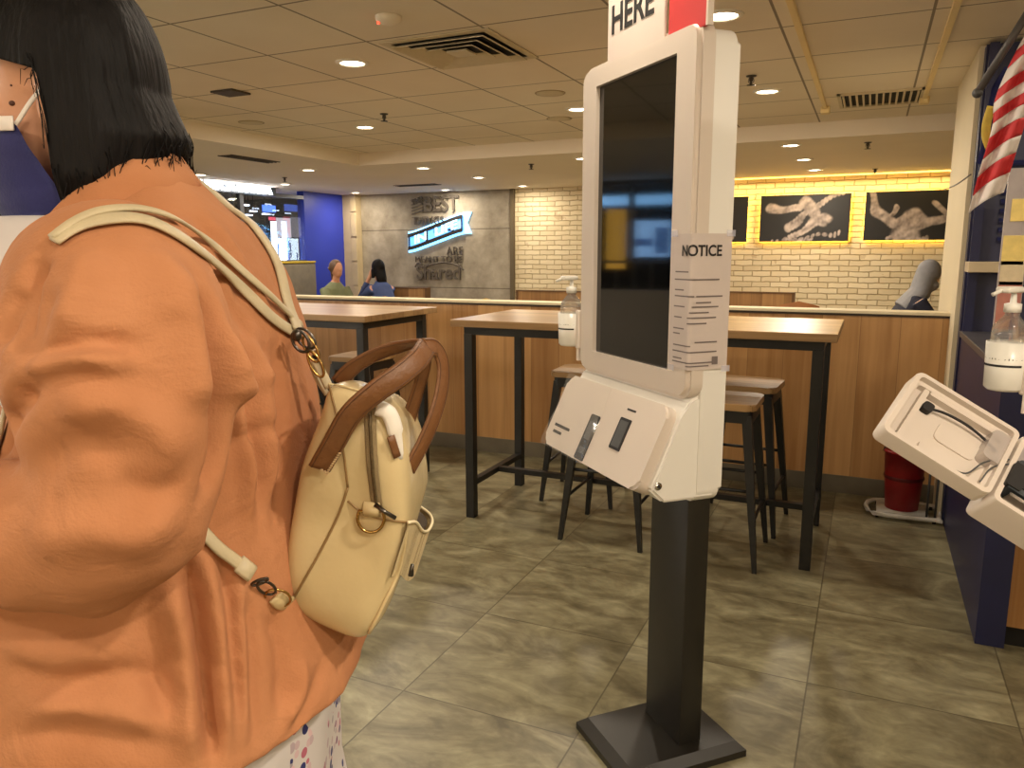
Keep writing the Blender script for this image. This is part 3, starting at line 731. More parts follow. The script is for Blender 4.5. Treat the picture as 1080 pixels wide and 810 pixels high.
ych = cafe_chair(-3.72,7.6,R(180),'yellow cafe chair beside the strip between concrete and brick')
M_yel = mat('yellow_chair', (206,168,60), .5, vary=.08, vscale=8)
for c in ych.children:
    c.data = c.data.copy(); c.data.materials[0] = M_yel
def cafe_table(x, y, label, proto=[None]):
    if proto[0] is not None: return dup(proto[0], (x,y,0), 0, label)
    t = thing('cafe_table', label, 'table', (x,y,0), 0, 'square cafe tables behind the partition')
    obj('tabletop', B((0,0,.735), (.7,.7,.03), .004), M_top, t)
    bm = bmesh.new(); tube(bm, [(0,0,.02),(0,0,.72)], .03, 12); obj('pedestal', bm, M_black, t, True)
    obj('base', B((0,0,.0125), (.42,.42,.025), .006), M_black, t); proto[0] = t
cafe_table(-5.75,8.1,'cafe table between the talking couple'); cafe_table(1.0,8.5,'cafe table in front of the veiled diner'); cafe_table(-.55,7.75,'cafe table beyond the right bar table')
# ------------------------------------------------------------------ red bucket on a white stand
t = thing('mop_bucket', 'red plastic bucket standing by the partition', 'bucket', (.24,4.55,.035))
bm = bmesh.new(); lathe(bm, [(.002,.0),(.082,.0),(.094,.16),(.103,.31),(.109,.31),(.109,.325),(.098,.325),(.088,.16),(.076,.01),(.002,.01)], 36, cap=False); obj('pail', bm, M_red, t, True)
bm = bmesh.new(); lathe(bm, [(.097,.165),(.101,.172),(.099,.185)], 36, cap=False); obj('ridge', bm, mat('dark_red', (96,14,16), .4, vary=.1), t, True)
bm = bmesh.new(); tube(bm, spline([(-.108,0,.31),(-.09,-.06,.36),(0,-.09,.385),(.09,-.06,.36),(.108,0,.31)], 6), .004, 8); obj('handle', bm, M_grey, t, True)
t = thing('bucket_trolley', 'low white frame with thin upright rods under the red bucket', 'trolley', (.272,4.55,0))
bm = bmesh.new(); tube(bm, spline([(-.17,-.12,.022),(.13,-.12,.022),(.14,-.11,.022),(.14,.12,.022),(-.17,.12,.022)], 4, True), .012, 10, True); box(bm, (-.03,0,.026), (.25,.2,.012)); obj('frame', bm, M_white, t, True)
for x in (.085,.125):
    bm = bmesh.new(); tube(bm, [(x,-.1,.02),(x,-.1,.36)], .006, 8); obj('rod', bm, M_grey, t, True)
for sx, sy in ((-.15,-.12),(.12,-.12),(.12,.12),(-.15,.12)):
    bm = bmesh.new(); tube(bm, [(sx-.008,sy,.011),(sx+.008,sy,.011)], .011, 12); obj('wheel', bm, M_ink, t, True)
def ray(px, py): return (rt*(px-540.) + up*(405.-py) + fwd*FPX).normalized()
def at(px, py, Y):
    d = ray(px, py); return Vector((0,0,CAM_H)) + d*(Y/d.y)
# ------------------------------------------------------------------ ordering kiosks
KA = math.atan2(.688,-.726)
def slope_M(w0, n0, z0, n1, z1):
    """x along the kiosk width, y up the slope, z outwards; origin at the lower edge"""
    yv = Vector((0,n0-n1,z0-z1)).normalized(); xv = Vector((1,0,0)); zv = xv.cross(yv)
    if zv.y < 0: zv = -zv; xv = -xv
    Mx = Matrix((xv, yv, zv)).transposed().to_4x4(); Mx.translation = Vector((w0,n1,z1)); return Mx
SM = slope_M(-.032, .232, 1.072, .322, .882); SW, SH = .515, .21
def rslab(w, h, r, z0, z1, M, cx=0, cy=0, bev=.006):
    bm = bmesh.new(); prism(bm, rrect(w,h,r,6,cx,cy), z0, z1)
    if bev: bmesh.ops.bevel(bm, geom=[e for e in bm.edges if abs(e.verts[0].co.z-z1)<1e-6 and abs(e.verts[1].co.z-z1)<1e-6], offset=bev, segments=3, affect='EDGES')
    return xform(bm, M)
FM = Matrix(((1,0,0,0),(0,0,1,0),(0,1,0,0),(0,0,0,1)))      # x, z, y  -> flat front plane (faces +y)
def kiosk(name, loc, label, cut=False):
    k = thing(name, label, 'ordering kiosk', loc, KA)
    # pole and foot
    obj('base_plate', (lambda bm: (prism(bm, [(-.15,-.15),(.15,-.15),(.15,.24),(-.15,.24)], 0, .012), xform(bm, Matrix.Identity(4)))[1])(bmesh.new()), M_pole, k)
    bm = bmesh.new(); loft(bm, [[Vector((sx*x,y,z)) for sx, y in ((-1,y0),(1,y0),(1,y1),(-1,y1))] for x, y0, y1, z in ((.15,-.15,.24,.012),(.15,-.15,.24,.02),(.128,-.128,.212,.042))]); obj('base_bevel', bm, M_pole, k)
    obj('pole', B2((-.09,-.036,.04),(.09,.036,1.25), .004), M_pole, k, angle=40)
    obj('pole_bracket', B2((-.1,.03,.95),(.1,.11,1.22)), M_pole, k)
    # rear body
    bm = bmesh.new(); prism(bm, rrect(.532,1.05,.035,5,-.043,1.364), .10, .168, 'y'); bmesh.ops.bevel(bm, geom=[e for e in bm.edges if max(abs(v.co.y-.10) for v in e.verts)<1e-6], offset=.008, segments=3, affect='EDGES')
    obj('rear_body', bm, M_white, k, angle=35)
    bm = bmesh.new()
    if cut: prism(bm, [(.1,1.10),(.103,1.0),(.20,1.0),(.205,1.085),(.15,1.10)], -.306, .22, 'x')
    else: prism(bm, [(.1,1.10),(.103,.93),(.118,.85),(.256,.852),(.290,.885),(.214,1.05),(.195,1.085),(.15,1.10)], -.306, .22, 'x')
    bmesh.ops.bevel(bm, geom=bm.edges[:], offset=.006, segments=2, affect='EDGES')
    obj('lower_body', bm, M_white, k, angle=35)
    # screen bezel ring and glass
    bm = bmesh.new()
    o = rrect(.54,.815,.04,8,-.043,1.4935); i = rrect(.375,.70,.004,8,-.043+.0,1.496)
    vo, vi, vo2, vi2 = [[bm.verts.new((p[0],y,p[1])) for p in q] for q, y in ((o,.207),(i,.207),(o,.166),(i,.192))]
    n = len(o)
    for q in range(n):
        l = (q+1) % n
        for A, Bq in ((vo,vi),(vi,vi2),(vo,vo2)): bm.faces.new((A[q],A[l],Bq[l],Bq[q]))
    bm.faces.new(vo2)
    bmesh.ops.bevel(bm, geom=[e for e in bm.edges if {e.verts[0],e.verts[1]} <= set(vo)], offset=.010, segments=3, affect='EDGES')
    obj('bezel', bm, M_bezel, k, angle=35)
    obj('screen', B2((-.231,.185,1.146),(.1445,.195,1.846)), M_screen, k)
    # lock on the right side
    bm = bmesh.new(); tube(bm, [(-.306,.272,.895),(-.3095,.272,.895)], .009, 20); lk = obj('lock', bm, M_chrome, k, True)
    bm = bmesh.new(); tube(bm, [(-.3094,.272,.895),(-.3105,.272,.895)], .004, 12); obj('keyhole', bm, M_ink, lk)
    # sanitiser dispenser on the left side
    d = obj('dispenser_cup', (lambda bm: (lathe(bm, [(.002,1.15),(.03,1.15),(.036,1.156),(.0385,1.245),(.036,1.245),(.034,1.16),(.002,1.158)], 32, (.268,.212,0), False), bm)[1])(bmesh.new()), M_frost, k, True)
    bm = bmesh.new(); box(bm, (.228,.195,1.20), (.02,.04,.11), .004); box(bm, (.226,.19,1.14), (.006,.05,.06), .002); obj('holder_bracket', bm, M_bezel, d)
    bm = bmesh.new(); lathe(bm, [(.002,1.165),(.03,1.165),(.0315,1.26),(.03,1.275),(.016,1.292),(.012,1.297),(.012,1.305),(.002,1.305)], 32, (.268,.212,0)); obj('bottle', bm, M_clear, d, True)
    bm = bmesh.new(); lathe(bm, [(.002,1.302),(.015,1.302),(.015,1.318),(.006,1.32),(.0045,1.34),(.002,1.34)], 24, (.268,.212,0)); box(bm, (.272,.218,1.345), (.03,.045,.012), .004); tube(bm, [(.274,.236,1.345),(.279,.256,1.336)], .004, 8); obj('pump', bm, M_frost, d, True)
    bm = bmesh.new()
    for z in (1.198,1.212):
        for h in range(14):
            a0, a1 = R(40+h*9), R(40+h*9+9); rr = .0375
            vsq = [bm.verts.new((.268+rr*math.cos(a),.212+rr*math.sin(a),z+q)) for a, q in ((a0,0),(a1,0),(a1,.0045),(a0,.0045))]; bm.faces.new(vsq)
    obj('label_line', bm, M_ink, d)
    return k
k1 = kiosk('ordering_kiosk', (-.44,2.068,0), 'tall white touchscreen ordering kiosk on a black pole with a notice on its side')
# payment panel of the first kiosk
pp = obj('payment_panel', rslab(SW,SH,.028,-.045,.0,SM,0,SH/2), M_bezel, k1, angle=35)
sx = -1 if SM[0][0] < 0 else 1            # +1: panel x runs with the kiosk width
def PX(f): return sx*(.2575-SW*f)         # f = 0 at the kiosk's left end, 1 at its right end
obj('card_slot', rslab(.047,.125,.004,-.004,.0025,SM,PX(.44),.066,.0008), M_ink, pp)
bm = bmesh.new(); join(bm, rslab(.030,.05,.003,0,.0032,SM,PX(.44),.085,0)); join(bm, rslab(.03,.018,.002,0,.0032,SM,PX(.44),.03,0)); obj('slot_insert', bm, M_grey, pp)
obj('receipt_slot', rslab(.05,.082,.003,-.003,.0025,SM,PX(.71),.108,.0008), M_ink, pp)
obj('receipt_shutter', rslab(.038,.068,.002,0,.0032,SM,PX(.71),.108,0), M_grey, pp)
bm = bmesh.new()
for f, y, L in ((.15,.062,.09),(.12,.043,.05),(.72,.172,.04)):
    join(bm, rslab(L,.008 if y < .1 else .005,.001,0,.001,SM,PX(f),y,0))
obj('printed_mark', bm, M_ink, pp)
bm = bmesh.new(); N_ = 14
gv = [[bm.verts.new(SM @ Vector((PX(-.005+.50*i/N_), -.004+(SH+.006)*j/N_, .004+.004*noise.noise(Vector((i*.45,j*.5,3)))+.002*math.sin(i*.9+j*.6)))) for j in range(N_+1)] for i in range(N_+1)]
for i in range(N_):
    for j in range(N_): bm.faces.new((gv[i][j],gv[i+1][j],gv[i+1][j+1],gv[i][j+1]))
obj('clear_film', bm, mat('clear_film', (255,250,240), .12, alpha=.10, spec=1., coat=.6, vary=.01), pp, True)
# notice sheet wrapped round the front right corner
def wrap(s, z, off=.0012):
    """s runs from the front of the bezel round its right corner along the side"""
    x0, yf, x1 = -.236, .207, -.313
    fl = x0-x1
    if s < fl-.006: return Vector((x0-s, yf+off, z))
    if s > fl+.006: return Vector((x1-off, yf-(s-fl), z))
    a = (s-fl+.006)/.012*PI/2
    return Vector((x1+.006-(.006+off)*math.sin(a), yf-.006+(.006+off)*math.cos(a), z))
bm = bmesh.new(); NS = 44; W_, z0_, z1_ = .180, 1.157, 1.458
col_ = [[bm.verts.new(wrap(W_*i/NS, z0_+(z1_-z0_)*j/6, .0012+.0012*noise.noise(Vector((i*.2,j*.7,1))))) for j in range(7)] for i in range(NS+1)]
for i in range(NS):
    for j in range(6): bm.faces.new((col_[i][j],col_[i+1][j],col_[i+1][j+1],col_[i][j+1]))
nt_ = obj('notice_sheet', bm, M_paper, k1, True)
def wrapped_bar(bm, s0, s1, z, h):
    n = max(2, int((s1-s0)/.004)); a = [(bm.verts.new(wrap(s0+(s1-s0)*i/n, z, .0028)), bm.verts.new(wrap(s0+(s1-s0)*i/n, z+h, .0028))) for i in range(n+1)]
    for p, q in zip(a, a[1:]): bm.faces.new((p[0],q[0],q[1],p[1]))
bm = text_bm('NOTICE', .033, .0, offset=.0008)
bmesh.ops.triangulate(bm, faces=bm.faces[:]); bmesh.ops.subdivide_edges(bm, edges=bm.edges[:], cuts=4, use_grid_fill=True)
for v in bm.verts: v.co = wrap(.098+v.co.x*.92, 1.420+v.co.y, .003)
obj('heading', bm, M_ink, nt_)
bm = bmesh.new(); rr_ = random.Random(3)
for z, segs in ((1.388,[(.02,.07)]),(1.372,[(.018,.15)]),(1.350,[(.02,.055)]),(1.337,[(.02,.085),(.09,.16)]),(1.324,[(.09,.13)]),(1.315,[(.018,.06),(.08,.15)]),(1.303,[(.075,.125)]),(1.292,[(.02,.05),(.07,.145)]),(1.280,[(.07,.12)]),(1.268,[(.018,.06)]),(1.257,[(.018,.045)]),
   (1.232,[(.02,.08)]),(1.219,[(.018,.15)]),(1.204,[(.02,.055)]),(1.196,[(.018,.14)]),(1.189,[(.07,.13)]),(1.24,[(.09,.15)])):
    for s0, s1 in segs: wrapped_bar(bm, s0, s1, z-.014-(1.4-z)*.05, .0030)
wrapped_bar(bm, .138, .154, 1.168, .018)
obj('print_line', bm, mat('faded_ink', (112,102,100), .7, vary=.1, vscale=40), nt_)
M_tape = mat('clear_tape', (235,235,255), .12, alpha=.35, coat=.8, vary=.01)
for s0, z in ((-.004,1.452),(.165,1.452),(-.004,1.150),(.165,1.150)):
    bm = bmesh.new(); wrapped_bar(bm, max(0,s0), min(.188,s0+.03), z, .014)
    for v in bm.verts: v.co += Vector((-.0012,.0012,0))
    obj('tape', bm, M_tape, nt_)
# board on top
tb = obj('top_board', B2((-.172,.196,1.86),(.092,.204,2.26), .003), mat('board_white', (206,192,182), .5, vary=.04, vscale=5), k1)
bm = text_bm('HERE', .094, .001, offset=.0016); xform(bm, Matrix.Translation((-.028,.2052,1.985)) @ Matrix.Rotation(PI,4,'Z') @ Matrix.Rotation(R(90),4,'X') @ Matrix.Diagonal((.92,1,1,1))); obj('lettering', bm, M_ink, tb)
bm = text_bm('ORDER', .094, .001, offset=.0016); xform(bm, Matrix.Translation((-.028,.2052,2.085)) @ Matrix.Rotation(PI,4,'Z') @ Matrix.Rotation(R(90),4,'X') @ Matrix.Diagonal((.72,1,1,1))); obj('lettering', bm, M_ink, tb)
rbd = obj('red_board', B2((-.322,.19,1.88),(-.178,.198,2.26), .003), M_signred, k1)
bm = bmesh.new()
for z, a, b in ((2.015,-.30,-.20),(2.035,-.30,-.22),(2.06,-.31,-.19)): box(bm, ((a+b)/2,.199,z), (b-a,.002,.009))
obj('print_line', bm, mat('pale_ink', (226,190,180), .6, vary=.05), rbd)
obj('edge_strip', B2((-.329,.186,1.88),(-.322,.2,2.26)), M_bezel, rbd)

# second kiosk with its payment compartment open, the lid swung out to the left
def atd(px, py, D):
    d = ray(px, py); return Vector((0,0,CAM_H)) + d*(D/d.dot(fwd))
k2 = kiosk('ordering_kiosk', (.594,1.722,0), 'white ordering kiosk at the right edge with its payment tray hanging open', True)
KI = (Matrix.Translation((.594,1.722,0)) @ Matrix.Rotation(KA,4,'Z')).inverted()
BR_, TR_, TL_ = KI @ atd(1044,523,1.33), KI @ atd(1078,456,1.42), KI @ atd(970,390,1.45)
BL_ = TL_ + BR_ - TR_
class Quad:
    def __init__(s, TL, TR, BR, BL):
        s.c = (TL, TR, BR, BL); s.n = (TR-TL).cross(BL-TL).normalized()
        if s.n.dot(KI @ Vector((0,0,CAM_H)) - TL) < 0: s.n = -s.n
        s.w = ((TR-TL).length+(BR-BL).length)/2; s.h = ((BL-TL).length+(BR-TR).length)/2
    def p(s, u, v, h=0.): 
        TL, TR, BR, BL = s.c; return TL.lerp(TR,u).lerp(BL.lerp(BR,u),v) + s.n*h
    def slab(s, bm, u0, v0, u1, v1, h0, h1, r=.004, n=3):
        pts = rrect((u1-u0)*s.w, (v1-v0)*s.h, r, n)
        def q(p, h): return s.p((u0+u1)/2+p[0]/s.w, (v0+v1)/2+p[1]/s.h, h)
        loft(bm, [[q(p,h0) for p in pts], [q(p,h1) for p in pts]]); return bm
    def tray(s, bm, t, depth, r):
        o = rrect(s.w, s.h, r, 5); i = rrect(s.w-2*t, s.h-2*t, r*.6, 5); k = rrect(s.w-2*t-.014, s.h-2*t-.014, r*.5, 5)
        def q(p, h): return bm.verts.new(s.p(.5+p[0]/s.w, .5+p[1]/s.h, h))
        loops = [[q(p,h) for p in L_] for L_, h in ((o,-depth),(o,-.004),([(p[0]*.99,p[1]*.99) for p in o],0.),(i,0.),(i,-depth*.35),(k,-depth*.45),(k,-depth+.006))]
        n = len(o)
        for A, Bq in zip(loops, loops[1:]):
            for e in range(n): bm.faces.new((A[e],A[(e+1) % n],Bq[(e+1) % n],Bq[e]))
        bm.faces.new(loops[0][::-1]); bm.faces.new(loops[-1]); return bm
Q1 = Quad(TL_, TR_, BR_, BL_)
tray = obj('open_lid', Q1.tray(bmesh.new(), .010, .034, .014), M_bezel, k2, angle=35)
bm = bmesh.new(); Q1.slab(bm, .14, .12, .19, .92, -.034, -.012); Q1.slab(bm, .2, .10, .95, .15, -.034, -.014); Q1.slab(bm, .35, .70, .72, .86, -.034, -.022, .01); Q1.slab(bm, .42, .32, .80, .60, -.034, -.025, .012); obj('inner_rib', bm, M_bezel, tray, angle=35)
bm = bmesh.new(); Q1.slab(bm, .205, .235, .30, .36, -.034, -.016, .006); obj('grommet', bm, M_ink, tray, angle=35)
bm = bmesh.new(); tube(bm, spline([Q1.p(u,v,h) for u, v, h in ((.27,.3,-.02),(.4,.26,-.016),(.6,.24,-.016),(.8,.26,-.02),(.95,.34,-.02))], 8), .0026, 8); obj('cable', bm, M_ink, tray, True)
bm = bmesh.new(); tube(bm, spline([Q1.p(u,v,h) for u, v, h in ((.62,.86,-.02),(.78,.84,-.014),(.86,.6,-.01),(1.0,.42,-.006),(1.2,.34,-.004),(1.5,.36,-.006))], 8), .0016, 8); tube(bm, spline([Q1.p(u,v,h) for u, v, h in ((.9,.86,-.01),(.93,.62,-.004),(1.1,.44,-.002),(1.45,.45,-.002))], 8), .0014, 8); obj('cable', bm, M_grey, tray, True)
bm = bmesh.new(); Q1.slab(bm, .80, .12, 1.0, .55, -.04, -.004, .012, 5); obj('clear_bracket', bm, mat('smoky_plastic', (190,180,174), .15, alpha=.65, coat=.4, vary=.05), tray, angle=35)
# fixed compartment right of the hinge with the reader mechanism
e1 = (TR_-TL_); Q2 = Quad(TR_+e1*.02, TR_+e1*1.02, BR_+e1*1.02, BR_+e1*.02)
comp = obj('compartment', Q2.tray(bmesh.new(), .010, .07, .012), M_bezel, k2, angle=35)
bm = bmesh.new(); Q2.slab(bm, .06, .38, .95, .80, -.06, .006); mech = obj('reader_mechanism', bm, mat('steel_mechanism', (92,98,104), .35, .7, vary=.3, vscale=30), comp, angle=35)
bm = bmesh.new()
for v in (.44,.56,.68): Q2.slab(bm, .12, v, .95, v+.05, .005, .0085, .002)
Q2.slab(bm, .03, .45, .16, .78, -.05, .009, .004); obj('slot', bm, M_ink, mech)
bm = bmesh.new(); Q2.slab(bm, .10, .83, .96, .87, -.05, .004, .002); obj('rail', bm, M_chrome, mech)
bm = bmesh.new(); Q2.slab(bm, .04, .06, .6, .32, -.06, -.012, .006); obj('module', bm, mat('module_grey', (150,142,140), .3, vary=.1, vscale=20), comp, angle=35)

# ------------------------------------------------------------------ navy counter and shelving on the right
c = thing('order_counter', 'low counter with navy side and oak front at the right edge', 'counter', (.9,3.77,0))
def L(lo, hi, o=(.9,3.77,0), **kw): return B2([a-b for a, b in zip(lo, o)], [a-b for a, b in zip(hi, o)], **kw)
obj('end_panel', L((.438,3.08,0),(.53,4.46,.99)), M_navy, c)
obj('front_panel', L((.53,3.10,.078),(1.9,3.14,.99)), M_oak, c)
obj('plinth', L((.53,3.12,0),(1.9,3.2,.078)), M_dark, c)
obj('worktop', L((.43,3.06,.99),(1.9,4.46,1.02), bev=.003), mat('worktop_grey', (74,72,78), .35, vary=.1, vscale=12), c)
n_ = thing('navy_shelving', 'tall navy panel with louvres and a beige shelf at the right', 'shelving', (.85,4.5,0))
def L2(lo, hi, **kw): return L(lo, hi, (.85,4.5,0), **kw)
obj('panel', L2((.43,4.47,0),(1.7,4.545,2.385)), M_navy, n_)
bm = bmesh.new()
for q in range(9): box(bm, (-.08,-.05,1.47+q*.045), (.44,.03,.012), 0, 2, Matrix.Rotation(R(35),3,'X'))
obj('louvre', bm, mat('louvre_navy', (40,44,84), .4, vary=.1, vscale=8), n_)
obj('shelf', L2((.425,4.30,1.315),(1.2,4.47,1.365), bev=.003), mat('beige_shelf', (190,172,140), .5, vary=.06, vscale=6), n_)
for x in (.46,.90): obj('upright', L2((x-.02,4.43,1.02),(x+.02,4.47,2.385)), M_navy, n_)
bn = thing('counter_banner', 'narrow upright printed banner with yellow and pink patches behind the dispenser bottle', 'banner', tuple(at(1062,330,3.8).xy)+(1.02,))
def zb(py): return at(1062,py,3.8).z-1.02
obj('board', B2((-.045,-.012,0),(.045,.012,zb(178))), mat('banner_grey', (168,158,156), .5, vary=.08, vscale=12), bn)
bm = bmesh.new(); box(bm, (.0,-.0135,zb(222)), (.05,.003,.09), .001); box(bm, (-.002,-.0135,zb(264)), (.08,.003,.12), .001); obj('yellow_patch', bm, mat('banner_yellow', (232,206,120), .5, vary=.1, vscale=30), bn)
bm = bmesh.new(); box(bm, (0,-.0135,zb(288)), (.084,.003,.1), .001); obj('cream_patch', bm, mat('banner_cream', (214,196,160), .5, vary=.1, vscale=30), bn)
bm = bmesh.new(); box(bm, (0,-.0135,zb(322)), (.084,.003,.2), .001); obj('pink_patch', bm, mat('banner_pink', (186,120,104), .5, vary=.15, vscale=20), bn)
obj('foot', B((0,0,.01), (.12,.1,.02), .004), M_grey, bn)
# flag on a slanted pole
fl = thing('hanging_flag', 'red and white striped flag hanging from a slanted pole', 'flag', tuple(at(1050,140,3.5)))
fo = fl.location.copy()
Lc = spline([at(x,y,3.45)-fo for x, y in ((1096,8),(1068,62),(1050,105),(1046,135),(1033,178),(1021,226))], 10)
Rc = spline([at(x,y,3.40)-fo for x, y in ((1150,-10),(1112,35),(1092,78),(1086,112),(1076,150),(1059,203))], 10)
def flag_rows(par, name, m, keep, off=0.):
    bm = bmesh.new(); n = len(Lc); nu = 20
    def pt(i, j):
        u = j/nu; p = Lc[i].lerp(Rc[i], u); return p + Vector((0,1,0))*(.022*math.sin(u*9+i*.13)+off) + Vector((0,0,.012*math.sin(u*PI)))
    for s in range(12):
        if keep(s):
            i0 = round(s*(n-1)/12); i1 = round((s+1)*(n-1)/12)
            for i in range(i0, i1):
                g0 = [bm.verts.new(pt(i,j)) for j in range(nu+1)]; g1 = [bm.verts.new(pt(i+1,j)) for j in range(nu+1)]
                for j in range(nu): bm.faces.new((g0[j],g0[j+1],g1[j+1],g1[j]))
    bmesh.ops.remove_doubles(bm, verts=bm.verts[:], dist=1e-5)
    bmesh.ops.solidify(bm, geom=bm.faces[:], thickness=.0015)
    return obj(name, bm, m, par, True)
M_fr = mat('flag_red', (196,44,48), .7, vary=.08, vscale=20); M_fw = mat('flag_white', (226,216,210), .7, vary=.05, vscale=20)
flag_rows(fl, 'red_stripes', M_fr, lambda s: s % 2 == 0); flag_rows(fl, 'white_stripes', M_fw, lambda s: s % 2 == 1)
bm = bmesh.new(); gq = []
for i, (x, y) in enumerate(((1060,70),(1046,92),(1040,122),(1036,150),(1030,172))):
    gq.append([bm.verts.new(at(x+j*6,y+2*j,3.49+.012*math.sin(j*1.7+i))-fo) for j in range(5)])
for i in range(4):
    for j in range(4): bm.faces.new((gq[i][j],gq[i][j+1],gq[i+1][j+1],gq[i+1][j]))
bmesh.ops.solidify(bm, geom=bm.faces[:], thickness=.002)
cn = obj('canton', bm, mat('flag_blue', (34,38,92), .7, vary=.1, vscale=20), fl, True)
bm = bmesh.new(); rib = [at(x,y,3.47)-fo for x, y in ((1046,112),(1041,128),(1040,143),(1044,156))]; ribbon(bm, spline(rib,5), [(0,-1,0)]*16, .03, .003); obj('yellow_emblem', bm, mat('flag_yellow', (206,178,70), .6, vary=.08, vscale=30), cn, True)
pl_ = thing('flag_pole', 'dark slanted pole holding the striped flag', 'pole', tuple(at(1031,98,3.52)))
po = pl_.location.copy()
bm = bmesh.new(); tube(bm, [Vector((0,0,0)), at(1100,-12,3.42)-po], .014, 12); obj('shaft', bm, mat('pole_grey', (78,74,72), .4, vary=.1, vscale=20), pl_, True)
bm = bmesh.new(); ellip(bm, (0,0,0), (.019,.019,.019), 14, 10); obj('finial', bm, M_grey, pl_, True)
bm = bmesh.new(); p0 = at(996,200,4.5); p1 = at(1024,184,3.5); tube(bm, spline([p0, p0.lerp(p1,.5)-Vector((0,0,.008)), p1], 6), .003, 6)
tag(obj('string', bm, M_grey, None, True), 'thin dark cord from the flag corner to the cream wall', 'cord')
# ------------------------------------------------------------------ the customer in orange
import numpy as np
FH = Vector((-math.sin(_y), math.cos(_y), 0)); RH = Vector((math.cos(_y), math.sin(_y), 0))
WD = .80
W0 = RH*(-.28) + FH*WD
WA = math.atan2(-RH.y, -RH.x)
WM = Matrix.Translation(W0) @ Matrix.Rotation(WA,4,'Z'); WI = WM.inverted()
CAML = WI @ Vector((0,0,CAM_H))
def WP(px, py, D):
    """measured point: pixel ray met with the upright plane D metres ahead, in the customer's own frame (x = facing, y = her left)"""
    d = ray(px, py); return WI @ (Vector((0,0,CAM_H)) + d*(D/d.dot(FH)))
def bvh_of(o):
    me = o.data; return BVHTree.FromPolygons([v.co.copy() for v in me.vertices], [tuple(p.vertices) for p in me.polygons])
def hit(bvh, px, py, off=0., D=.75):
    d = (WP(px,py,1.) - CAML).normalized(); r = bvh.ray_cast(CAML, d)
    if r[0] is None:
        p = WP(px,py,D); q = bvh.find_nearest(p); return p, q[1]
    n = r[1] if r[1].dot(d) < 0 else -r[1]
    return r[0] + n*off, n

woman = thing('person', 'woman with black bob hair, blue face mask and loose orange shirt, close at the left', 'person', W0, WA)
def mirror(f):
    for s in (1,-1): f(s)
bm = bmesh.new()
tube(bm, [(.045,0,.84),(.042,0,.95),(.042,0,1.08),(.055,0,1.22),(.07,0,1.34),(.09,0,1.41),(.112,0,1.455)], [(.085,.145),(.085,.145),(.08,.128),(.095,.145),(.09,.155),(.07,.125),(.05,.06)], 28)
tube(bm, [(.108,0,1.43),(.120,0,1.48),(.140,0,1.54)], [(.056,.052),(.05,.05),(.054,.05)], 20)
HC = Vector((.142,0,1.60))
ellip(bm, HC+Vector((.009,0,-.004)), (.078,.069,.080), 32, 24)
ellip(bm, (.172,0,1.545), (.055,.060,.085), 28, 20)
ellip(bm, (.180,0,1.492), (.042,.044,.034), 20, 14); ellip(bm, (.204,0,1.478), (.018,.020,.018), 16, 12)
tube(bm, [(.222,0,1.575),(.233,0,1.555),(.243,0,1.535),(.228,0,1.525)], [.008,.010,.0125,.010], 12)
mirror(lambda s: (ellip(bm, (.228,s*.013,1.528), (.010,.007,.006), 10, 8), ellip(bm, (.214,s*.034,1.590), (.012,.022,.007), 12, 8), ellip(bm, (.203,s*.045,1.545), (.018,.018,.014), 12, 8), ellip(bm, (.133,s*.074,1.555), (.018,.008,.032), 14, 10)))
ellip(bm, (.224,0,1.502), (.008,.022,.006), 12, 8); ellip(bm, (.221,0,1.492), (.008,.018,.006), 12, 8)
def limbs(s):
    tube(bm, [(.045,s*.07,.90),(.045,s*.08,.70),(.03,s*.092,.48),(.005,s*.092,.36),(-.005,s*.092,.09)], [.070,.068,.053,.056,.036], 20)
    ellip(bm, (.055,s*.098,.035), (.125,.044,.035), 20, 14); ellip(bm, (-.02,s*.092,.05), (.045,.036,.05), 16, 12)
    tube(bm, [(.065,s*.13,1.395),(.05,s*.185,1.36),(.035,s*.215,1.27),(.035,s*.235,1.20),(.10,s*.225,1.185),(.22,s*.17,1.195),(.285,s*.14,1.205)], [.055,.054,.046,.041,.041,.033,.025], 16)
    # hand: palm, four bent fingers, thumb from the side
    tube(bm, [(.275,s*.142,1.204),(.315,s*.128,1.205),(.365,s*.108,1.203)], [(.016,.026),(.016,.036),(.013,.037)], 14)
    base = Vector((.362,s*.108,1.203)); ax = Vector((.92,-.38*s,0)).normalized(); sd = Vector((.38*s*s,.92,0)).normalized()
    for k, (o, Lf) in enumerate(((-.028,.062),(-.010,.074),(.010,.078),(.028,.068))):
        p0 = base + sd*o*s*-1 - ax*.012; p1 = p0 + ax*(Lf*.45); p2 = p1 + ax*(Lf*.30) + Vector((0,0,-.014)); p3 = p2 + ax*(Lf*.16) + Vector((0,0,-.022))
        tube(bm, [p0,p1,p2,p3], [.0095,.009,.0082,.0065], 10)
    t0 = Vector((.318,s*.128,1.203)) - sd*.030*s; tube(bm, [t0, t0-sd*.022*s+ax*.018, t0-sd*.030*s+ax*.045+Vector((0,0,-.006))], [.013,.0115,.008], 10)
mirror(limbs)
body = obj('body', remesh(bm, .0052, 5), M_skin, woman, True)
for s in (1,-1):
    bm = bmesh.new(); ellip(bm, (.2065,s*.034,1.567), (.0112,.0118,.0108), 18, 12); e = obj('eye', bm, mat('eye_white', (232,226,220), .2, vary=.01), body, True)
    bm = bmesh.new(); ellip(bm, (.2150,s*.035,1.567), (.0035,.0055,.0055), 14, 10); obj('iris', bm, mat('iris_brown', (48,30,20), .15, vary=.05), e, True)
    bm = bmesh.new(); tube(bm, spline([(.226,s*.014,1.590),(.222,s*.032,1.597),(.205,s*.052,1.590)], 5), [.002]+[.0035]*8+[.0015]*2, 8); obj('eyebrow', bm, M_hair, body, True)
bv = bvh_of(body)
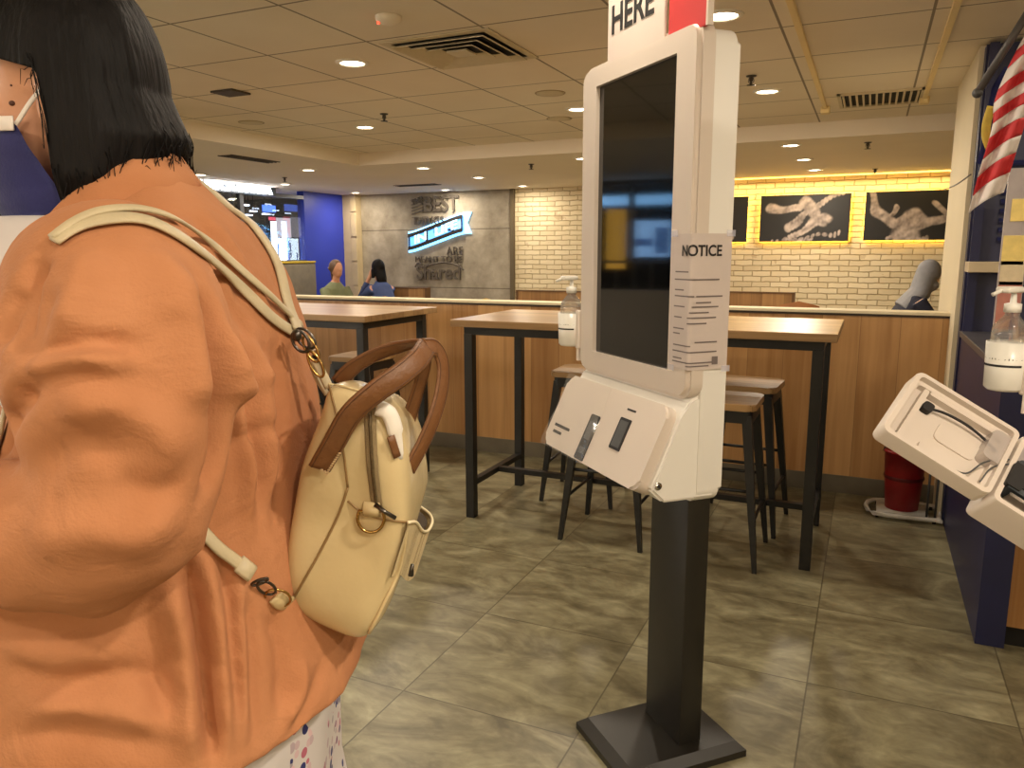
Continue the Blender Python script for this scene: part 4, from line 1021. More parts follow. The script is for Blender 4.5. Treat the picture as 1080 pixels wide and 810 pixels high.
bm = bmesh.new()
for x, y, r in ((13,109,.0030),(12,90,.0012)):
    p, n_ = hit(bv, x, y, 0., .73); ellip(bm, p, (r,r,r*.8), 10, 8)
obj('mole', bm, mat('mole', (92,60,48), .6, vary=.05), body, True)

# --- hair: a bob shell following the skull, hanging to jaw and nape
def hair_pt(psi, v, inner):
    a = abs(psi); ze_c = 1.518 - .082*min(1,(a/R(88)))**1.6
    ze_f = 1.622 - .036*max(0,(R(180)-a)/R(80))
    k = min(1, max(0, (a-R(76))/R(14))); k = k*k*(3-2*k); ze = ze_c*(1-k) + ze_f*k
    if k < .3: ze += .010*noise.noise(Vector((psi*9,0,4))) + .006*noise.noise(Vector((psi*40,2,4)))
    zt = 1.687; z = zt + (ze-zt)*v
    q = 1. if z < 1.575 else math.sqrt(max(0,1-((z-1.575)/.1205)**2))
    fl = max(0, 1.575-z)
    ra = (.078 + .019*k + .40*(1-k)*fl - max(0,1.530-z)*.75); rb = .084 + .10*fl - max(0,1.49-z)*.35
    s = 1 + .034*noise.noise(Vector((psi*3,z*3,1))) + .010*noise.noise(Vector((psi*24,z*2.5,7))) + .005*noise.noise(Vector((psi*60,z*2,9)))
    th = .016 + .014*min(1,fl/.05)
    rr = (q*s*ra - (th if inner else 0), q*s*rb - (th if inner else 0))
    zz = z - (.010 if inner and v < .2 else 0)
    return Vector((HC.x - max(rr[0],.0)*math.cos(psi), max(rr[1],.0)*math.sin(psi), zz))
NP, NV = 240, 44
bm = bmesh.new()
def grid(inner): return [[bm.verts.new(hair_pt(-PI+2*PI*i/NP, (j/NV)**.8 if j else .002, inner)) for j in range(NV+1)] for i in range(NP)]
go, gi = grid(False), grid(True)
for i in range(NP):
    l = (i+1) % NP
    for j in range(NV):
        bm.faces.new((go[i][j],go[l][j],go[l][j+1],go[i][j+1])); bm.faces.new((gi[i][j],gi[i][j+1],gi[l][j+1],gi[l][j]))
    bm.faces.new((go[i][NV],go[l][NV],gi[l][NV],gi[i][NV]))
bm.faces.new([go[i][0] for i in range(NP)])
hair = obj('hair', bm, M_hair, woman, True)
bm = bmesh.new(); rh = random.Random(5)
for k in range(80):
    psi = R(rh.uniform(-95,95)); v0 = rh.uniform(.82,.95); pts = [hair_pt(psi + .05*math.sin(q*.7+k), v0+(1.06-v0)*q/6, False) for q in range(7)]
    c = Vector((HC.x,0,0)); e = rh.uniform(.0,.012)
    pts = [p + (Vector((p.x-c.x,p.y,0)).normalized())*(e*(q/6)**1.5+.001) + Vector((0,0,-.012*(q/6)*rh.random())) for q, p in enumerate(pts)]
    tube(bm, pts, [.0005]*5+[.0004,.0002], 4)
obj('loose_strands', bm, M_hair, hair, True)
hair.children[0]['kind'] = 'stuff'

# --- face mask with pleats and ear loops
M_mask = mat('mask_blue', (62,66,138), .7, vary=.12, vscale=30, bump=.12, bscale=300, sheen=.2)
def mask_pt(t, v, off=0.):
    thm = R(100 - 27*v); th = -thm + 2*thm*t; c = abs(t-.5)*2
    z0, z1 = 1.447 + .010*c, 1.540 + .022*(1-c)**2 - .002*c
    z = z0 + (z1-z0)*v
    ra = .098 + .012*math.sin(PI*min(1,v*1.05)) - .018*(1-v)**2; rb = .079 - .004*(1-v)
    p = .0022*abs(math.sin(v*PI*3.5)) * (1-.5*c)
    ra += p+off+.019*math.exp(-(th/.30)**2)*min(1,v*1.3); rb += p*.8+off
    return Vector((.140 + ra*math.cos(th), rb*math.sin(th), z))
bm = bmesh.new(); NT, NM = 40, 28
gm = [[bm.verts.new(mask_pt(i/NT, j/NM)) for j in range(NM+1)] for i in range(NT+1)]
for i in range(NT):
    for j in range(NM): bm.faces.new((gm[i][j],gm[i+1][j],gm[i+1][j+1],gm[i][j+1]))
bmesh.ops.solidify(bm, geom=bm.faces[:], thickness=.0014)
mask = obj('face_mask', bm, M_mask, woman, True)
M_mwhite = mat('mask_white', (232,226,222), .7, vary=.03, vscale=30)
bm = bmesh.new(); top = [mask_pt(i/40, .97, .002) for i in range(41)]; ribbon(bm, top, [p-Vector((.14,0,p.z)) for p in top], .013, .0016); obj('nose_band', bm, M_mwhite, mask, True)
for s in (1,-1):
    m0 = mask_pt(.5+.5*s, .96); m1 = mask_pt(.5+.5*s, .05)
    ear = Vector((.122, s*.077, 1.578)); pts = spline([m0, m0.lerp(ear,.5)+Vector((0,s*.004,.002)), ear, Vector((.112,s*.072,1.55)), m0.lerp(m1,.6)+Vector((-.02,s*.003,0))], 6)
    bm = bmesh.new(); ribbon(bm, pts, [Vector((.15,s,0))]*len(pts), .0048, .0022); obj('ear_loop', bm, M_mwhite, mask, True)

# --- white printed dress under the shirt
def dress_mat():
    m = mat('white_floral_cloth', (226,222,220), .8); g_ = NG(m)
    tc = g_.new('ShaderNodeTexCoord'); v = g_.new('ShaderNodeTexVoronoi'); v.inputs['Scale'].default_value = 75; g_.link(tc.outputs['Object'], v.inputs['Vector'])
    n = g_.new('ShaderNodeTexNoise'); n.inputs['Scale'].default_value = 9; g_.link(tc.outputs['Object'], n.inputs['Vector'])
    patch = g_.math('GREATER_THAN', n.outputs['Fac'], .47); dot = g_.math('LESS_THAN', v.outputs['Distance'], .42)
    sp = g_.new('ShaderNodeSeparateColor'); g_.link(v.outputs['Color'], sp.inputs[0])
    fc = g_.ramp(sp.outputs[0], [(.30,(44,48,104)),(.34,(170,90,110)),(.62,(176,110,124)),(.66,(150,142,150)),(.9,(206,176,180))])
    g_.link(g_.mix(g_.math('MULTIPLY', patch, dot), (198,192,190), fc), g_.b.inputs['Base Color']); return m
def ring(z, ab, af, rb, n=56, e=2.3, wob=0., ph=0.):
    c, ra = (ab+af)/2, (af-ab)/2; out = []
    for k in range(n):
        t = 2*PI*k/n; ct, st = math.cos(t), math.sin(t); f = 1 + wob*math.sin(t*9+ph)
        out.append(Vector((c + ra*f*math.copysign(abs(ct)**(2/e),ct), rb*f*math.copysign(abs(st)**(2/e),st), z)))
    return out
bm = bmesh.new()
loft(bm, [ring(.34,-.14,.22,.24,wob=.05,ph=2), ring(.6,-.095,.18,.205,wob=.04,ph=1.5), ring(.8,-.068,.16,.185,wob=.03,ph=1), ring(.93,-.072,.15,.175,wob=.015), ring(1.06,-.055,.15,.16), ring(1.2,-.04,.175,.16), ring(1.30,-.025,.225,.155), ring(1.37,-.01,.255,.15), ring(1.42,.02,.262,.12), ring(1.455,.05,.245,.085)])
obj('white_dress', remesh(bm, .008, 4), dress_mat(), woman, True)

# --- orange shirt: body, wide sleeves, folds
def linen_mat():
    m = mat('orange_linen', (172,118,82), .9); g_ = NG(m)
    tc = g_.new('ShaderNodeTexCoord'); n = g_.new('ShaderNodeTexNoise'); n.inputs['Scale'].default_value = 7; n.inputs['Detail'].default_value = 8; g_.link(tc.outputs['Object'], n.inputs['Vector'])
    g_.link(g_.ramp(n.outputs['Fac'], [(.3,(166,108,68)),(.7,(186,128,88))]), g_.b.inputs['Base Color'])
    w1 = g_.new('ShaderNodeTexNoise'); w1.inputs['Scale'].default_value = 420; w1.inputs['Detail'].default_value = 3; g_.link(tc.outputs['Object'], w1.inputs['Vector'])
    w2 = g_.new('ShaderNodeTexNoise'); w2.inputs['Scale'].default_value = 26; w2.inputs['Detail'].default_value = 5; w2.inputs['Distortion'].default_value = 1.; g_.link(tc.outputs['Object'], w2.inputs['Vector'])
    bp = g_.new('ShaderNodeBump'); bp.inputs['Strength'].default_value = .4; bp.inputs['Distance'].default_value = .005
    w3 = g_.new('ShaderNodeTexNoise'); w3.inputs['Scale'].default_value = 11; w3.inputs['Detail'].default_value = 4; w3.inputs['Distortion'].default_value = 2.2; g_.link(tc.outputs['Object'], w3.inputs['Vector'])
    g_.link(g_.math('ADD', g_.math('MULTIPLY', w3.outputs['Fac'], 1.6), g_.math('ADD', g_.math('MULTIPLY', w1.outputs['Fac'], .25), w2.outputs['Fac'])), bp.inputs['Height']); g_.link(bp.outputs['Normal'], g_.b.inputs['Normal']); return m
M_linen = linen_mat()
bm = bmesh.new()
loft(bm, [ring(.965,-.112,.33,.245,wob=.012), ring(1.0,-.106,.32,.237,wob=.01), ring(1.08,-.088,.30,.220), ring(1.18,-.070,.255,.20), ring(1.27,-.062,.20,.188), ring(1.34,-.050,.17,.196), ring(1.395,-.030,.165,.19), ring(1.422,-.018,.160,.155), ring(1.448,-.003,.148,.108), ring(1.476,.024,.130,.070), ring(1.503,.054,.105,.046)])
def sleeve(s):
    g_ = 0 if s > 0 else .075
    pts = spline([(.065+g_*.6,s*.125,1.412),(.035+g_*.9,s*.185-s*g_*.2,1.375),(.018+g_,s*.215,1.30),(.018+g_,s*.228,1.235),(.055+g_,s*.235,1.208),(.12+g_,s*.225,1.205),(.20+g_*.5,s*.19,1.205),(.255,s*.16,1.208)], 4)
    rads = [.052,.062,.072,.078,.081,.083,.084,.082,.078,.074,.070,.068,.066,.066,.065,.063,.061,.059,.058,.056,.054,.052,.05,.049,.048,.047,.046,.045,.044]
    tube(bm, pts, rads[:len(pts)], 28)
    # cloth drooping under the elbow
    ellip(bm, (.045+g_,s*.24,1.19), (.05,.035,.05), 20, 14)
mirror(sleeve)
sb = remesh(bm, .0066, 8)
tmp = bpy.data.meshes.new('t'); sb.to_mesh(tmp)
P = np.array([v.co[:] for v in sb.verts]); sb.normal_update(); N = np.array([v.normal[:] for v in sb.verts])
bvs = BVHTree.FromBMesh(sb)
FOLDS = [ # pixel polyline, amplitude mm, half width mm
 ([(206,296),(213,320),(222,355),(228,400),(233,445),(230,490),(214,522)], -16, 9), ([(186,280),(198,330),(206,390),(208,440)], 7, 15),
 ([(228,330),(240,380),(250,430),(262,490),(264,560)], 7, 10), ([(238,330),(252,390),(262,440),(274,500),(276,560)], -7, 9),
 ([(262,330),(276,400),(284,470),(286,540)], 5, 11), ([(288,350),(298,420),(298,480),(290,560)], -5, 9),
 ([(196,590),(208,640),(216,700),(222,760),(226,809)], -12, 7), ([(206,560),(222,640),(232,720),(240,805)], 8, 9), ([(234,585),(242,630),(247,700),(252,790)], -5, 6),
 ([(246,590),(256,650),(258,730),(262,800)], 5, 8), ([(258,620),(266,690),(268,800)], -5, 6), ([(175,600),(190,660),(200,740),(205,809)], 7, 12), ([(150,640),(168,700),(180,780)], -4, 12),
 ([(285,640),(300,690),(300,760)], -4, 9), ([(320,690),(318,730),(300,770)], 4, 8), ([(345,690),(332,735),(305,780)], -3, 6),
 ([(30,380),(70,367),(110,362),(150,363)], -6, 6), ([(28,396),(60,384),(105,380),(148,386)], 6, 9), ([(18,440),(36,408),(75,396),(130,404)], -5, 7), ([(8,480),(14,440),(28,405)], -6, 7), ([(60,440),(110,425),(165,452),(195,500)], 5, 14),
 ([(30,500),(80,470),(140,480)], -4, 12), ([(20,580),(80,560),(150,560),(190,530)], 5, 16), ([(60,300),(40,340),(24,380)], -5, 10), ([(100,260),(80,310),(60,350)], 4, 12),
 ([(160,260),(175,300),(176,350)], 4, 14), ([(46,268),(34,292),(22,330),(14,380)], -8, 8), ([(20,300),(8,330),(0,370)], -6, 8), ([(120,500),(160,520),(200,505)], -3, 10),
 ([(0,700),(60,722),(140,712),(200,740)], -4, 9), ([(20,745),(110,748),(200,770)], 4, 9), ([(0,780),(80,775),(190,795)], -3, 9), ([(0,672),(60,690),(130,682)], 4, 12),
 ([(225,230),(262,290),(286,340)], 3, 8), ([(200,215),(240,275),(262,330)], -3, 8), ([(230,300),(262,350),(290,380)], -2.5, 7), ([(232,420),(262,400),(300,395)], 2.5, 7), ([(240,470),(270,455),(305,450)], -2.5, 6)]
disp = np.zeros(len(P))
front = ((np.array(CAML[:]) - P)*N).sum(1) > 0
for pl, amp, wd in FOLDS:
    pts = []
    for p in spline([(x,y,0) for x, y in pl], 6):
        r = bvs.ray_cast(CAML, (WP(p.x,p.y,1.)-CAML).normalized())
        if r[0] is not None: pts.append(r[0][:])
    if len(pts) < 2: continue
    Q = np.array(pts); best = np.full(len(P), 9.); tb_ = np.zeros(len(P))
    for i in range(len(Q)-1):
        a, b = Q[i], Q[i+1]; ab = b-a; L2_ = (ab*ab).sum()
        if L2_ < 1e-9 or L2_ > .0025: continue
        t = np.clip(((P-a)@ab)/L2_, 0, 1); d = np.linalg.norm(P-(a+t[:,None]*ab), axis=1)
        m = d < best; best[m] = d[m]; tb_[m] = (i+t[m])/(len(Q)-1)
    env = np.clip(np.sin(np.clip(tb_,.0,1)*PI)*1.6, .15, 1)
    disp += np.where(front, 2.2*amp*.001*np.exp(-(best/(wd*.001))**2)*env, 0)
for i, v in enumerate(sb.verts):
    c = v.co; q = Vector((c.x*9, c.y*9, c.z*3.5))
    disp[i] += .0018*noise.noise(Vector((c.x*22,c.y*22,c.z*5))) + .0045*noise.noise(q) + .0028*noise.noise(q*2.7) + .001*noise.noise(q*6) + (0 if front[i] else .004*noise.noise(q*1.3))
P2 = P + N*disp[:,None]
for i, v in enumerate(sb.verts): v.co = Vector(P2[i])
bmesh.ops.smooth_vert(sb, verts=sb.verts[:], factor=.15, use_axis_x=True, use_axis_y=True, use_axis_z=True)
bpy.data.meshes.remove(tmp)
shirt = obj('orange_shirt', sb, M_linen, woman, True, subsurf=1)
bvS = bvh_of(shirt)
# collar and hem band
for s in (1,-1):
    pts = spline([Vector((.046,0,1.502)), Vector((.058,s*.045,1.496)), Vector((.082,s*.074,1.478)), Vector((.116,s*.090,1.452)), Vector((.152,s*.088,1.415)), Vector((.175,s*.074,1.365))], 6)
    bm = bmesh.new(); ribbon(bm, pts, [Vector((p.x-.125, p.y*1.3, .05)) for p in pts], .040, .005); obj('collar', bm, M_linen, shirt, True)

# ------------------------------------------------------------------ cream backpack on her back
M_bagm = mat('cream_leather', (202,182,138), .27, vary=.10, vscale=5, bump=.25, bscale=16, coat=.3)
M_strap = mat('strap_leather', (186,172,140), .5, vary=.08, vscale=30, bump=.1, bscale=200)
M_seam = mat('seam_dark', (136,108,66), .6, vary=.1, vscale=30)
M_brown = mat('brown_leather', (112,72,38), .5, vary=.14, vscale=18, bump=.15, bscale=160)
M_stitch = mat('pale_stitch', (196,168,128), .7, vary=.05, vscale=60)
bag = thing('backpack', 'cream leather backpack with brown looped handles worn by the orange shirted woman', 'backpack', W0, WA)
prof = [(345,404),(334,432),(318,480),(306,530),(299,580),(298,620),(304,645),(320,662),(346,674),(382,682),(402,655),(417,615),(428,578),(434,545),(433,505),(428,468),(420,444),(404,424),(386,414)]
D1 = .705
pr = spline([WP(x,y,D1) for x, y in prof], 3, True)
cen = sum(pr, Vector())/len(pr)
bm = bmesh.new(); rings = []
for b, s in ((.100,.0),(.1015,.55),(.099,.80),(.093,.93),(.080,.985),(.05,1.01),(.0,1.02),(-.04,1.01),(-.062,.985),(-.074,.93),(-.080,.80),(-.082,.0)):
    rg = []
    for i, p in enumerate(pr):
        q = cen + (p-cen)*max(s,.001); 
        bulge = .006*math.sin(6*s) if 0 < s < .95 else 0
        rg.append(Vector((q.x, b + (bulge if b > 0 else -bulge)*0, q.z)))
    rings.append(rg)
loft(bm, rings)
for v in bm.verts:
    c = v.co; D_ = WD - c.y; k_ = max(0, min(1, (c.z-1.13)/.12)); k_ = k_*k_*(3-2*k_)
    if D_ > D1: c.z = c.z + k_*(1.42-(1.42-c.z)*D_/D1 - c.z)
    v.co += Vector((.004*noise.noise(c*16), .006*noise.noise(c*13+Vector((3,1,0))), .003*noise.noise(c*15)))
bagb = obj('bag_body', bm, M_bagm, bag, True, subsurf=2)
bvB = bvh_of(bagb)
def seam(pl, r, m, name, off=.0006, D=.7):
    pts = [hit(bvB, p.x, p.y, off, D)[0] for p in spline([(x,y,0) for x, y in pl], 5)]
    b = bmesh.new(); tube(b, pts, r, 8); return obj(name, b, m, bagb, True)
seam([(367,514),(356,545),(336,585),(316,620),(304,642)], .0013, M_seam, 'piping'); seam([(367,528),(381,539),(402,547),(430,551)], .0012, M_seam, 'piping'); seam([(430,551),(421,599),(404,638),(389,667)], .002, M_bagm, 'piping')
seam([(347,406),(357,445),(363,480),(367,514)], .0011, M_seam, 'piping'); seam([(347,405),(366,409),(386,415)], .0012, M_bagm, 'piping')  # upright run: shade of a fold crease drawn as a dark cord
# zip with pull
zp = [hit(bvB, p.x, p.y, .0012, .7) for p in spline([(390,424,0),(391,455,0),(393,490,0),(398,534,0)], 5)]
bm = bmesh.new(); ribbon(bm, [p for p, n in zp], [n for p, n in zp], .011, .0015); zt_ = obj('zip_tape', bm, mat('zip_tape', (130,112,80), .8, vary=.1, vscale=60, bump=.2, bscale=500), bag, True)
bm = bmesh.new(); ribbon(bm, [p+n*.001 for p, n in zp], [n for p, n in zp], .0034, .0018); obj('zip_teeth', bm, mat('zip_teeth', (92,78,54), .4, .5, vary=.2, vscale=400), zt_, True)
bm = bmesh.new(); a = hit(bvB,397,531,.003,.7)[0]; tube(bm, [a, hit(bvB,405,537,.006,.7)[0], hit(bvB,417,544,.006,.7)[0]], [.0028,.002,.0022], 8); obj('zip_pull', bm, M_gun, zt_, True)
# D ring on its tab
bm = bmesh.new(); c0, n0 = hit(bvB, 393, 546, .005, .7)
ux = (WP(404,546,.7)-WP(393,546,.7)).normalized(); uz = (WP(393,535,.7)-WP(393,546,.7)).normalized()
dr_ = [c0+ux*.0115+uz*.0085, c0+ux*.0125-uz*.001, c0+ux*.008-uz*.0095, c0-uz*.0125, c0-ux*.008-uz*.0095, c0-ux*.0125-uz*.001, c0-ux*.0115+uz*.0085]
tube(bm, spline(dr_,5)+[dr_[0]], .0016, 8); obj('d_ring', bm, M_gold, bag, True)
bm = bmesh.new(); ribbon(bm, [c0+uz*.016-n0*.003, c0+uz*.0085+n0*.0015, c0+uz*.003-n0*.002], [n0]*3, .017, .003); obj('ring_tab', bm, M_bagm, bag, True)
# open outer pocket lip
bm = bmesh.new(); pk = [(431,551,.70),(439,551,.73),(446,560,.76),(452,559,.80),(456,550,.84),(453,542,.86),(443,534,.88)]
pts = spline([WP(x,y,D) for x, y, D in pk], 5); rings = []
dn = Vector((.018,0,-.055))
lo_ = [p+dn for p in pts]
va = [bm.verts.new(p) for p in pts]; vb = [bm.verts.new(p) for p in lo_]
for i in range(len(va)-1): bm.faces.new((va[i],va[i+1],vb[i+1],vb[i]))
bmesh.ops.solidify(bm, geom=bm.faces[:], thickness=.003); pkt = obj('front_pocket', bm, M_bagm, bag, True)
bm = bmesh.new(); tube(bm, pts, .0016, 8); obj('lip_edge', bm, mat('lip_edge', (226,212,176), .5, vary=.05), pkt, True)
bm = bmesh.new(); vi_ = [bm.verts.new(p+Vector((.006,.0,-.002))) for p in pts]; bm.faces.new(vi_); obj('lining', bm, mat('dark_lining', (58,46,32), .8, vary=.1, vscale=30), pkt)
bm = bmesh.new(); p0 = WP(435,595,.72); tube(bm, [p0, p0+Vector((.002,0,-.012))], [.0018,.003], 8); obj('pocket_zip_pull', bm, M_gun, pkt, True)
# brown handles
def handle(pl, nrm, wid, name='handle'):
    pts = spline([WP(x,y,D) for x, y, D in pl], 7); n = len(pts); ns = []
    for i in range(n):
        f = i/(n-1)*(len(nrm)-1); k = min(int(f), len(nrm)-2); ns.append(Vector(nrm[k]).lerp(Vector(nrm[k+1]), f-k))
    b = bmesh.new(); ribbon(b, pts, ns, wid, .0036); h = obj(name, b, M_brown, bag, True)
    b = bmesh.new()
    for sgn in (-1,1):
        ln = []
        for i in range(n):
            t = (pts[min(i+1,n-1)]-pts[max(i-1,0)]).normalized(); Nn = (ns[i]-t*t.dot(ns[i])).normalized(); ln.append(pts[i]+t.cross(Nn)*(wid/2-.003)*sgn+Nn*.0019)
        tube(b, ln, .0005, 5)
    obj('stitching', b, mat('brown_stitch', (84,52,28), .6, vary=.1), h, True)
    return h
h1 = handle([(337,494,.689),(352,468,.683),(370,437,.680),(398,412,.680),(424,394,.690),(442,378,.71),(450,366,.74)], [(-.35,.9,-.2),(-.35,.9,-.1),(-.4,.85,.2),(-.5,.8,.3)], .022)
handle([(450,366,.74),(460,368,.755),(467,384,.76),(466,410,.755),(458,440,.745),(445,470,.735),(431,496,.725)], [(-.6,.5,.6),(-.9,.45,.2),(-.85,.6,-.1),(-.8,.6,-.2)], .021)
handle([(357,404,.80),(372,388,.80),(396,374,.80),(420,366,.80),(438,363,.79),(447,372,.785),(446,392,.79),(438,420,.80),(428,455,.80),(424,492,.78)], [(-.2,.8,-.6),(-.3,.7,-.6),(-.6,.6,-.5),(-.8,.6,.1),(-.7,.7,0)], .021)
bm = bmesh.new()
for k in range(11):
    for (x0,y0,x1,y1) in ((330,488,344,466),(344,500,358,478)):
        f = k/10; p, n = hit(bvB, x0+(x1-x0)*f, y0+(y1-y0)*f, 0, .69); p = WP(x0+(x1-x0)*f, y0+(y1-y0)*f, .6845-.005*f); box(bm, p, (.0022,.0016,.0012))
    if k < 6: f = k/5; p = WP(331+14*f, 490+9*f, .688); box(bm, p, (.0022,.0016,.0012))
obj('patch_stitching', bm, M_stitch, h1)
# white pouch tag with a brown label
bm = bmesh.new(); pts = [WP(x,y,D) for x, y, D in ((398,430,.70),(410,436,.70),(417,455,.702),(420,484,.706))]; ribbon(bm, spline(pts,6), [(-.5,.85,.1)]*19, [.015]*6+[.016]*7+[.012]*5+[.009], .006); tg = obj('white_tag', bm, mat('white_leather', (226,220,210), .5, vary=.04, vscale=30), bag, True)
bm = bmesh.new(); pts = [WP(x,y,D) for x, y, D in ((412,460,.696),(419,482,.699))]; ribbon(bm, spline(pts,4), [(-.5,.85,.1)]*5, .008, .003); obj('brown_label', bm, M_brown, tg, True)
# straps laid over the shirt
def strap(pl, wid, thick, name, off=.004, par=bag, m=M_strap, D=.72):
    hs = []
    for p in spline([(x,y,0) for x, y in pl], 6): hs.append(hit(bvS, p.x, p.y, off, D))
    ns = [h[1] for h in hs]; ns = [sum((ns[max(0,min(len(ns)-1,i+k))] for k in range(-4,5)), Vector()).normalized() for i in range(len(ns))]
    ps = [h[0] for h in hs]
    for _ in range(4): ps = [ps[0]] + [(ps[i-1]+ps[i]*2+ps[i+1])/4 for i in range(1,len(ps)-1)] + [ps[-1]]
    b = bmesh.new(); ribbon(b, ps, ns, wid, thick); return obj(name, b, m, par, True), ps
s1, ps1 = strap([(60,256),(82,239),(108,228),(145,226),(184,237),(227,265),(268,301),(300,333),(313,344)], .0085, .0032, 'shoulder_strap', .0055)
s2, ps2 = strap([(61,259),(80,246),(103,237),(138,234),(171,243),(213,271),(253,305),(286,338),(308,352)], .0138, .0032, 'shoulder_strap', .004)
fp = spline([Vector((.155,.110,1.36)), Vector((.160,.115,1.325)), Vector((.165,.13,1.27)), Vector((.14,.16,1.2))], 6)
fn = []
for p in fp:
    q = bvS.find_nearest(p); p[:] = q[0]+q[1]*.004; fn.append(q[1])
bm = bmesh.new(); ribbon(bm, fp, fn, .021, .004); obj('shoulder_strap', bm, M_strap, bag, True)
lh = [hit(bvS,x,y,.007,.66) for x, y in ((222,578),(240,592),(256,604))]
lp = [lh[0][0].lerp(lh[2][0],k) for k in (-2.4,-1.2,0,.5,1.)]; ln_ = sum((h[1] for h in lh), Vector()).normalized()
for q in lp[:2]: q.y -= .012
bm = bmesh.new(); ribbon(bm, spline(lp,5), [ln_]*21, .0115, .0035); obj('lower_strap', bm, M_strap, bag, True)
pts = spline([WP(x,y,D) for x, y, D in ((200,186,.87),(229,207,.87),(257,236,.86),(280,272,.845),(296,305,.825),(308,331,.805),(315,349,.785))], 6)
for p in pts:
    q = bvS.find_nearest(p)
    if (p-q[0]).dot(q[1]) < .004: p[:] = q[0]+q[1]*.004
bm = bmesh.new(); ribbon(bm, pts, [(-.8,.15,.6)]*len(pts), .016, .004); obj('far_strap', bm, M_strap, bag, True)
# clasps at the top
bm = bmesh.new(); q0 = WP(309,352,.745); q1 = WP(318,360,.75); ex = (WP(328,360,.75)-q1).normalized(); ez = (WP(318,350,.75)-q1).normalized()
def loop(b, c, ax, az, ra, rb, r): tube(b, [c+ax*(ra*math.cos(2*PI*k/20))+az*(rb*math.sin(2*PI*k/20)) for k in range(20)], r, 8, True)
loop(bm, WP(317,360,.75), (ex*.6-ez*.8).normalized(), Vector((0,1,.0)).cross(ex).normalized()*.6+ex*.6, .011, .009, .0016); loop(bm, WP(322,357,.755), (ex-ez).normalized(), (ex+ez).normalized(), .012, .007, .0014)
ellip(bm, WP(313,354,.745), (.005,.004,.006), 12, 8); obj('ring_clasp', bm, M_gun, bag, True)
dz_ = (WP(345,404,.76)-WP(318,352,.76)).normalized(); pz_ = dz_.cross(Vector((0,1,0))).normalized()
bm = bmesh.new()
for x, y in ((328,368),(333,384)): loop(bm, WP(x,y,.755), dz_, pz_, .014, .0055, .0014)
obj('snap_hook', bm, M_gold, bag, True)
bm = bmesh.new(); ribbon(bm, spline([WP(332,380,.757),WP(340,394,.757),WP(347,409,.757)],4), [(-.3,.9,.2)]*9, .009, .003); ribbon(bm, spline([WP(329,386,.765),WP(336,402,.765),WP(345,416,.765)],4), [(-.3,.9,.2)]*9, .006, .003); obj('strap_tab', bm, M_strap, bag, True)
# clasps at the lower corner
bm = bmesh.new(); hs = [hit(bvS,x,y,.008,.7) for x, y in ((246,596),(257,604),(267,611))]; ribbon(bm, [lp[-1].lerp(lp[2],.32), lp[-1], lp[-1]+(lp[-1]-lp[2])*.10], [ln_]*3, .0165, .005); obj('strap_end', bm, M_strap, bag, True)
ca = hit(bvS,265,611,.010,.7)[0]; cb = WP(303,640,.682); ca.y = max(ca.y, .8-.685); dl = (cb-ca).normalized(); pl2 = dl.cross(Vector((0,1,0))).normalized()
bm = bmesh.new(); loop(bm, ca.lerp(cb,.06), pl2, dl, .008, .003, .0013); loop(bm, ca.lerp(cb,.28), dl, pl2, .0115, .0065, .0014); obj('ring_clasp', bm, M_gun, bag, True)
bm = bmesh.new(); loop(bm, ca.lerp(cb,.66), dl, pl2, .0145, .0105, .0013); obj('snap_hook', bm, M_gold, bag, True)
bm = bmesh.new(); ribbon(bm, spline([ca.lerp(cb,.60),ca.lerp(cb,.85),WP(306,636,.70)],4), [(-.3,.9,.2)]*9, .016, .004); obj('strap_tab', bm, M_bagm, bag, True)

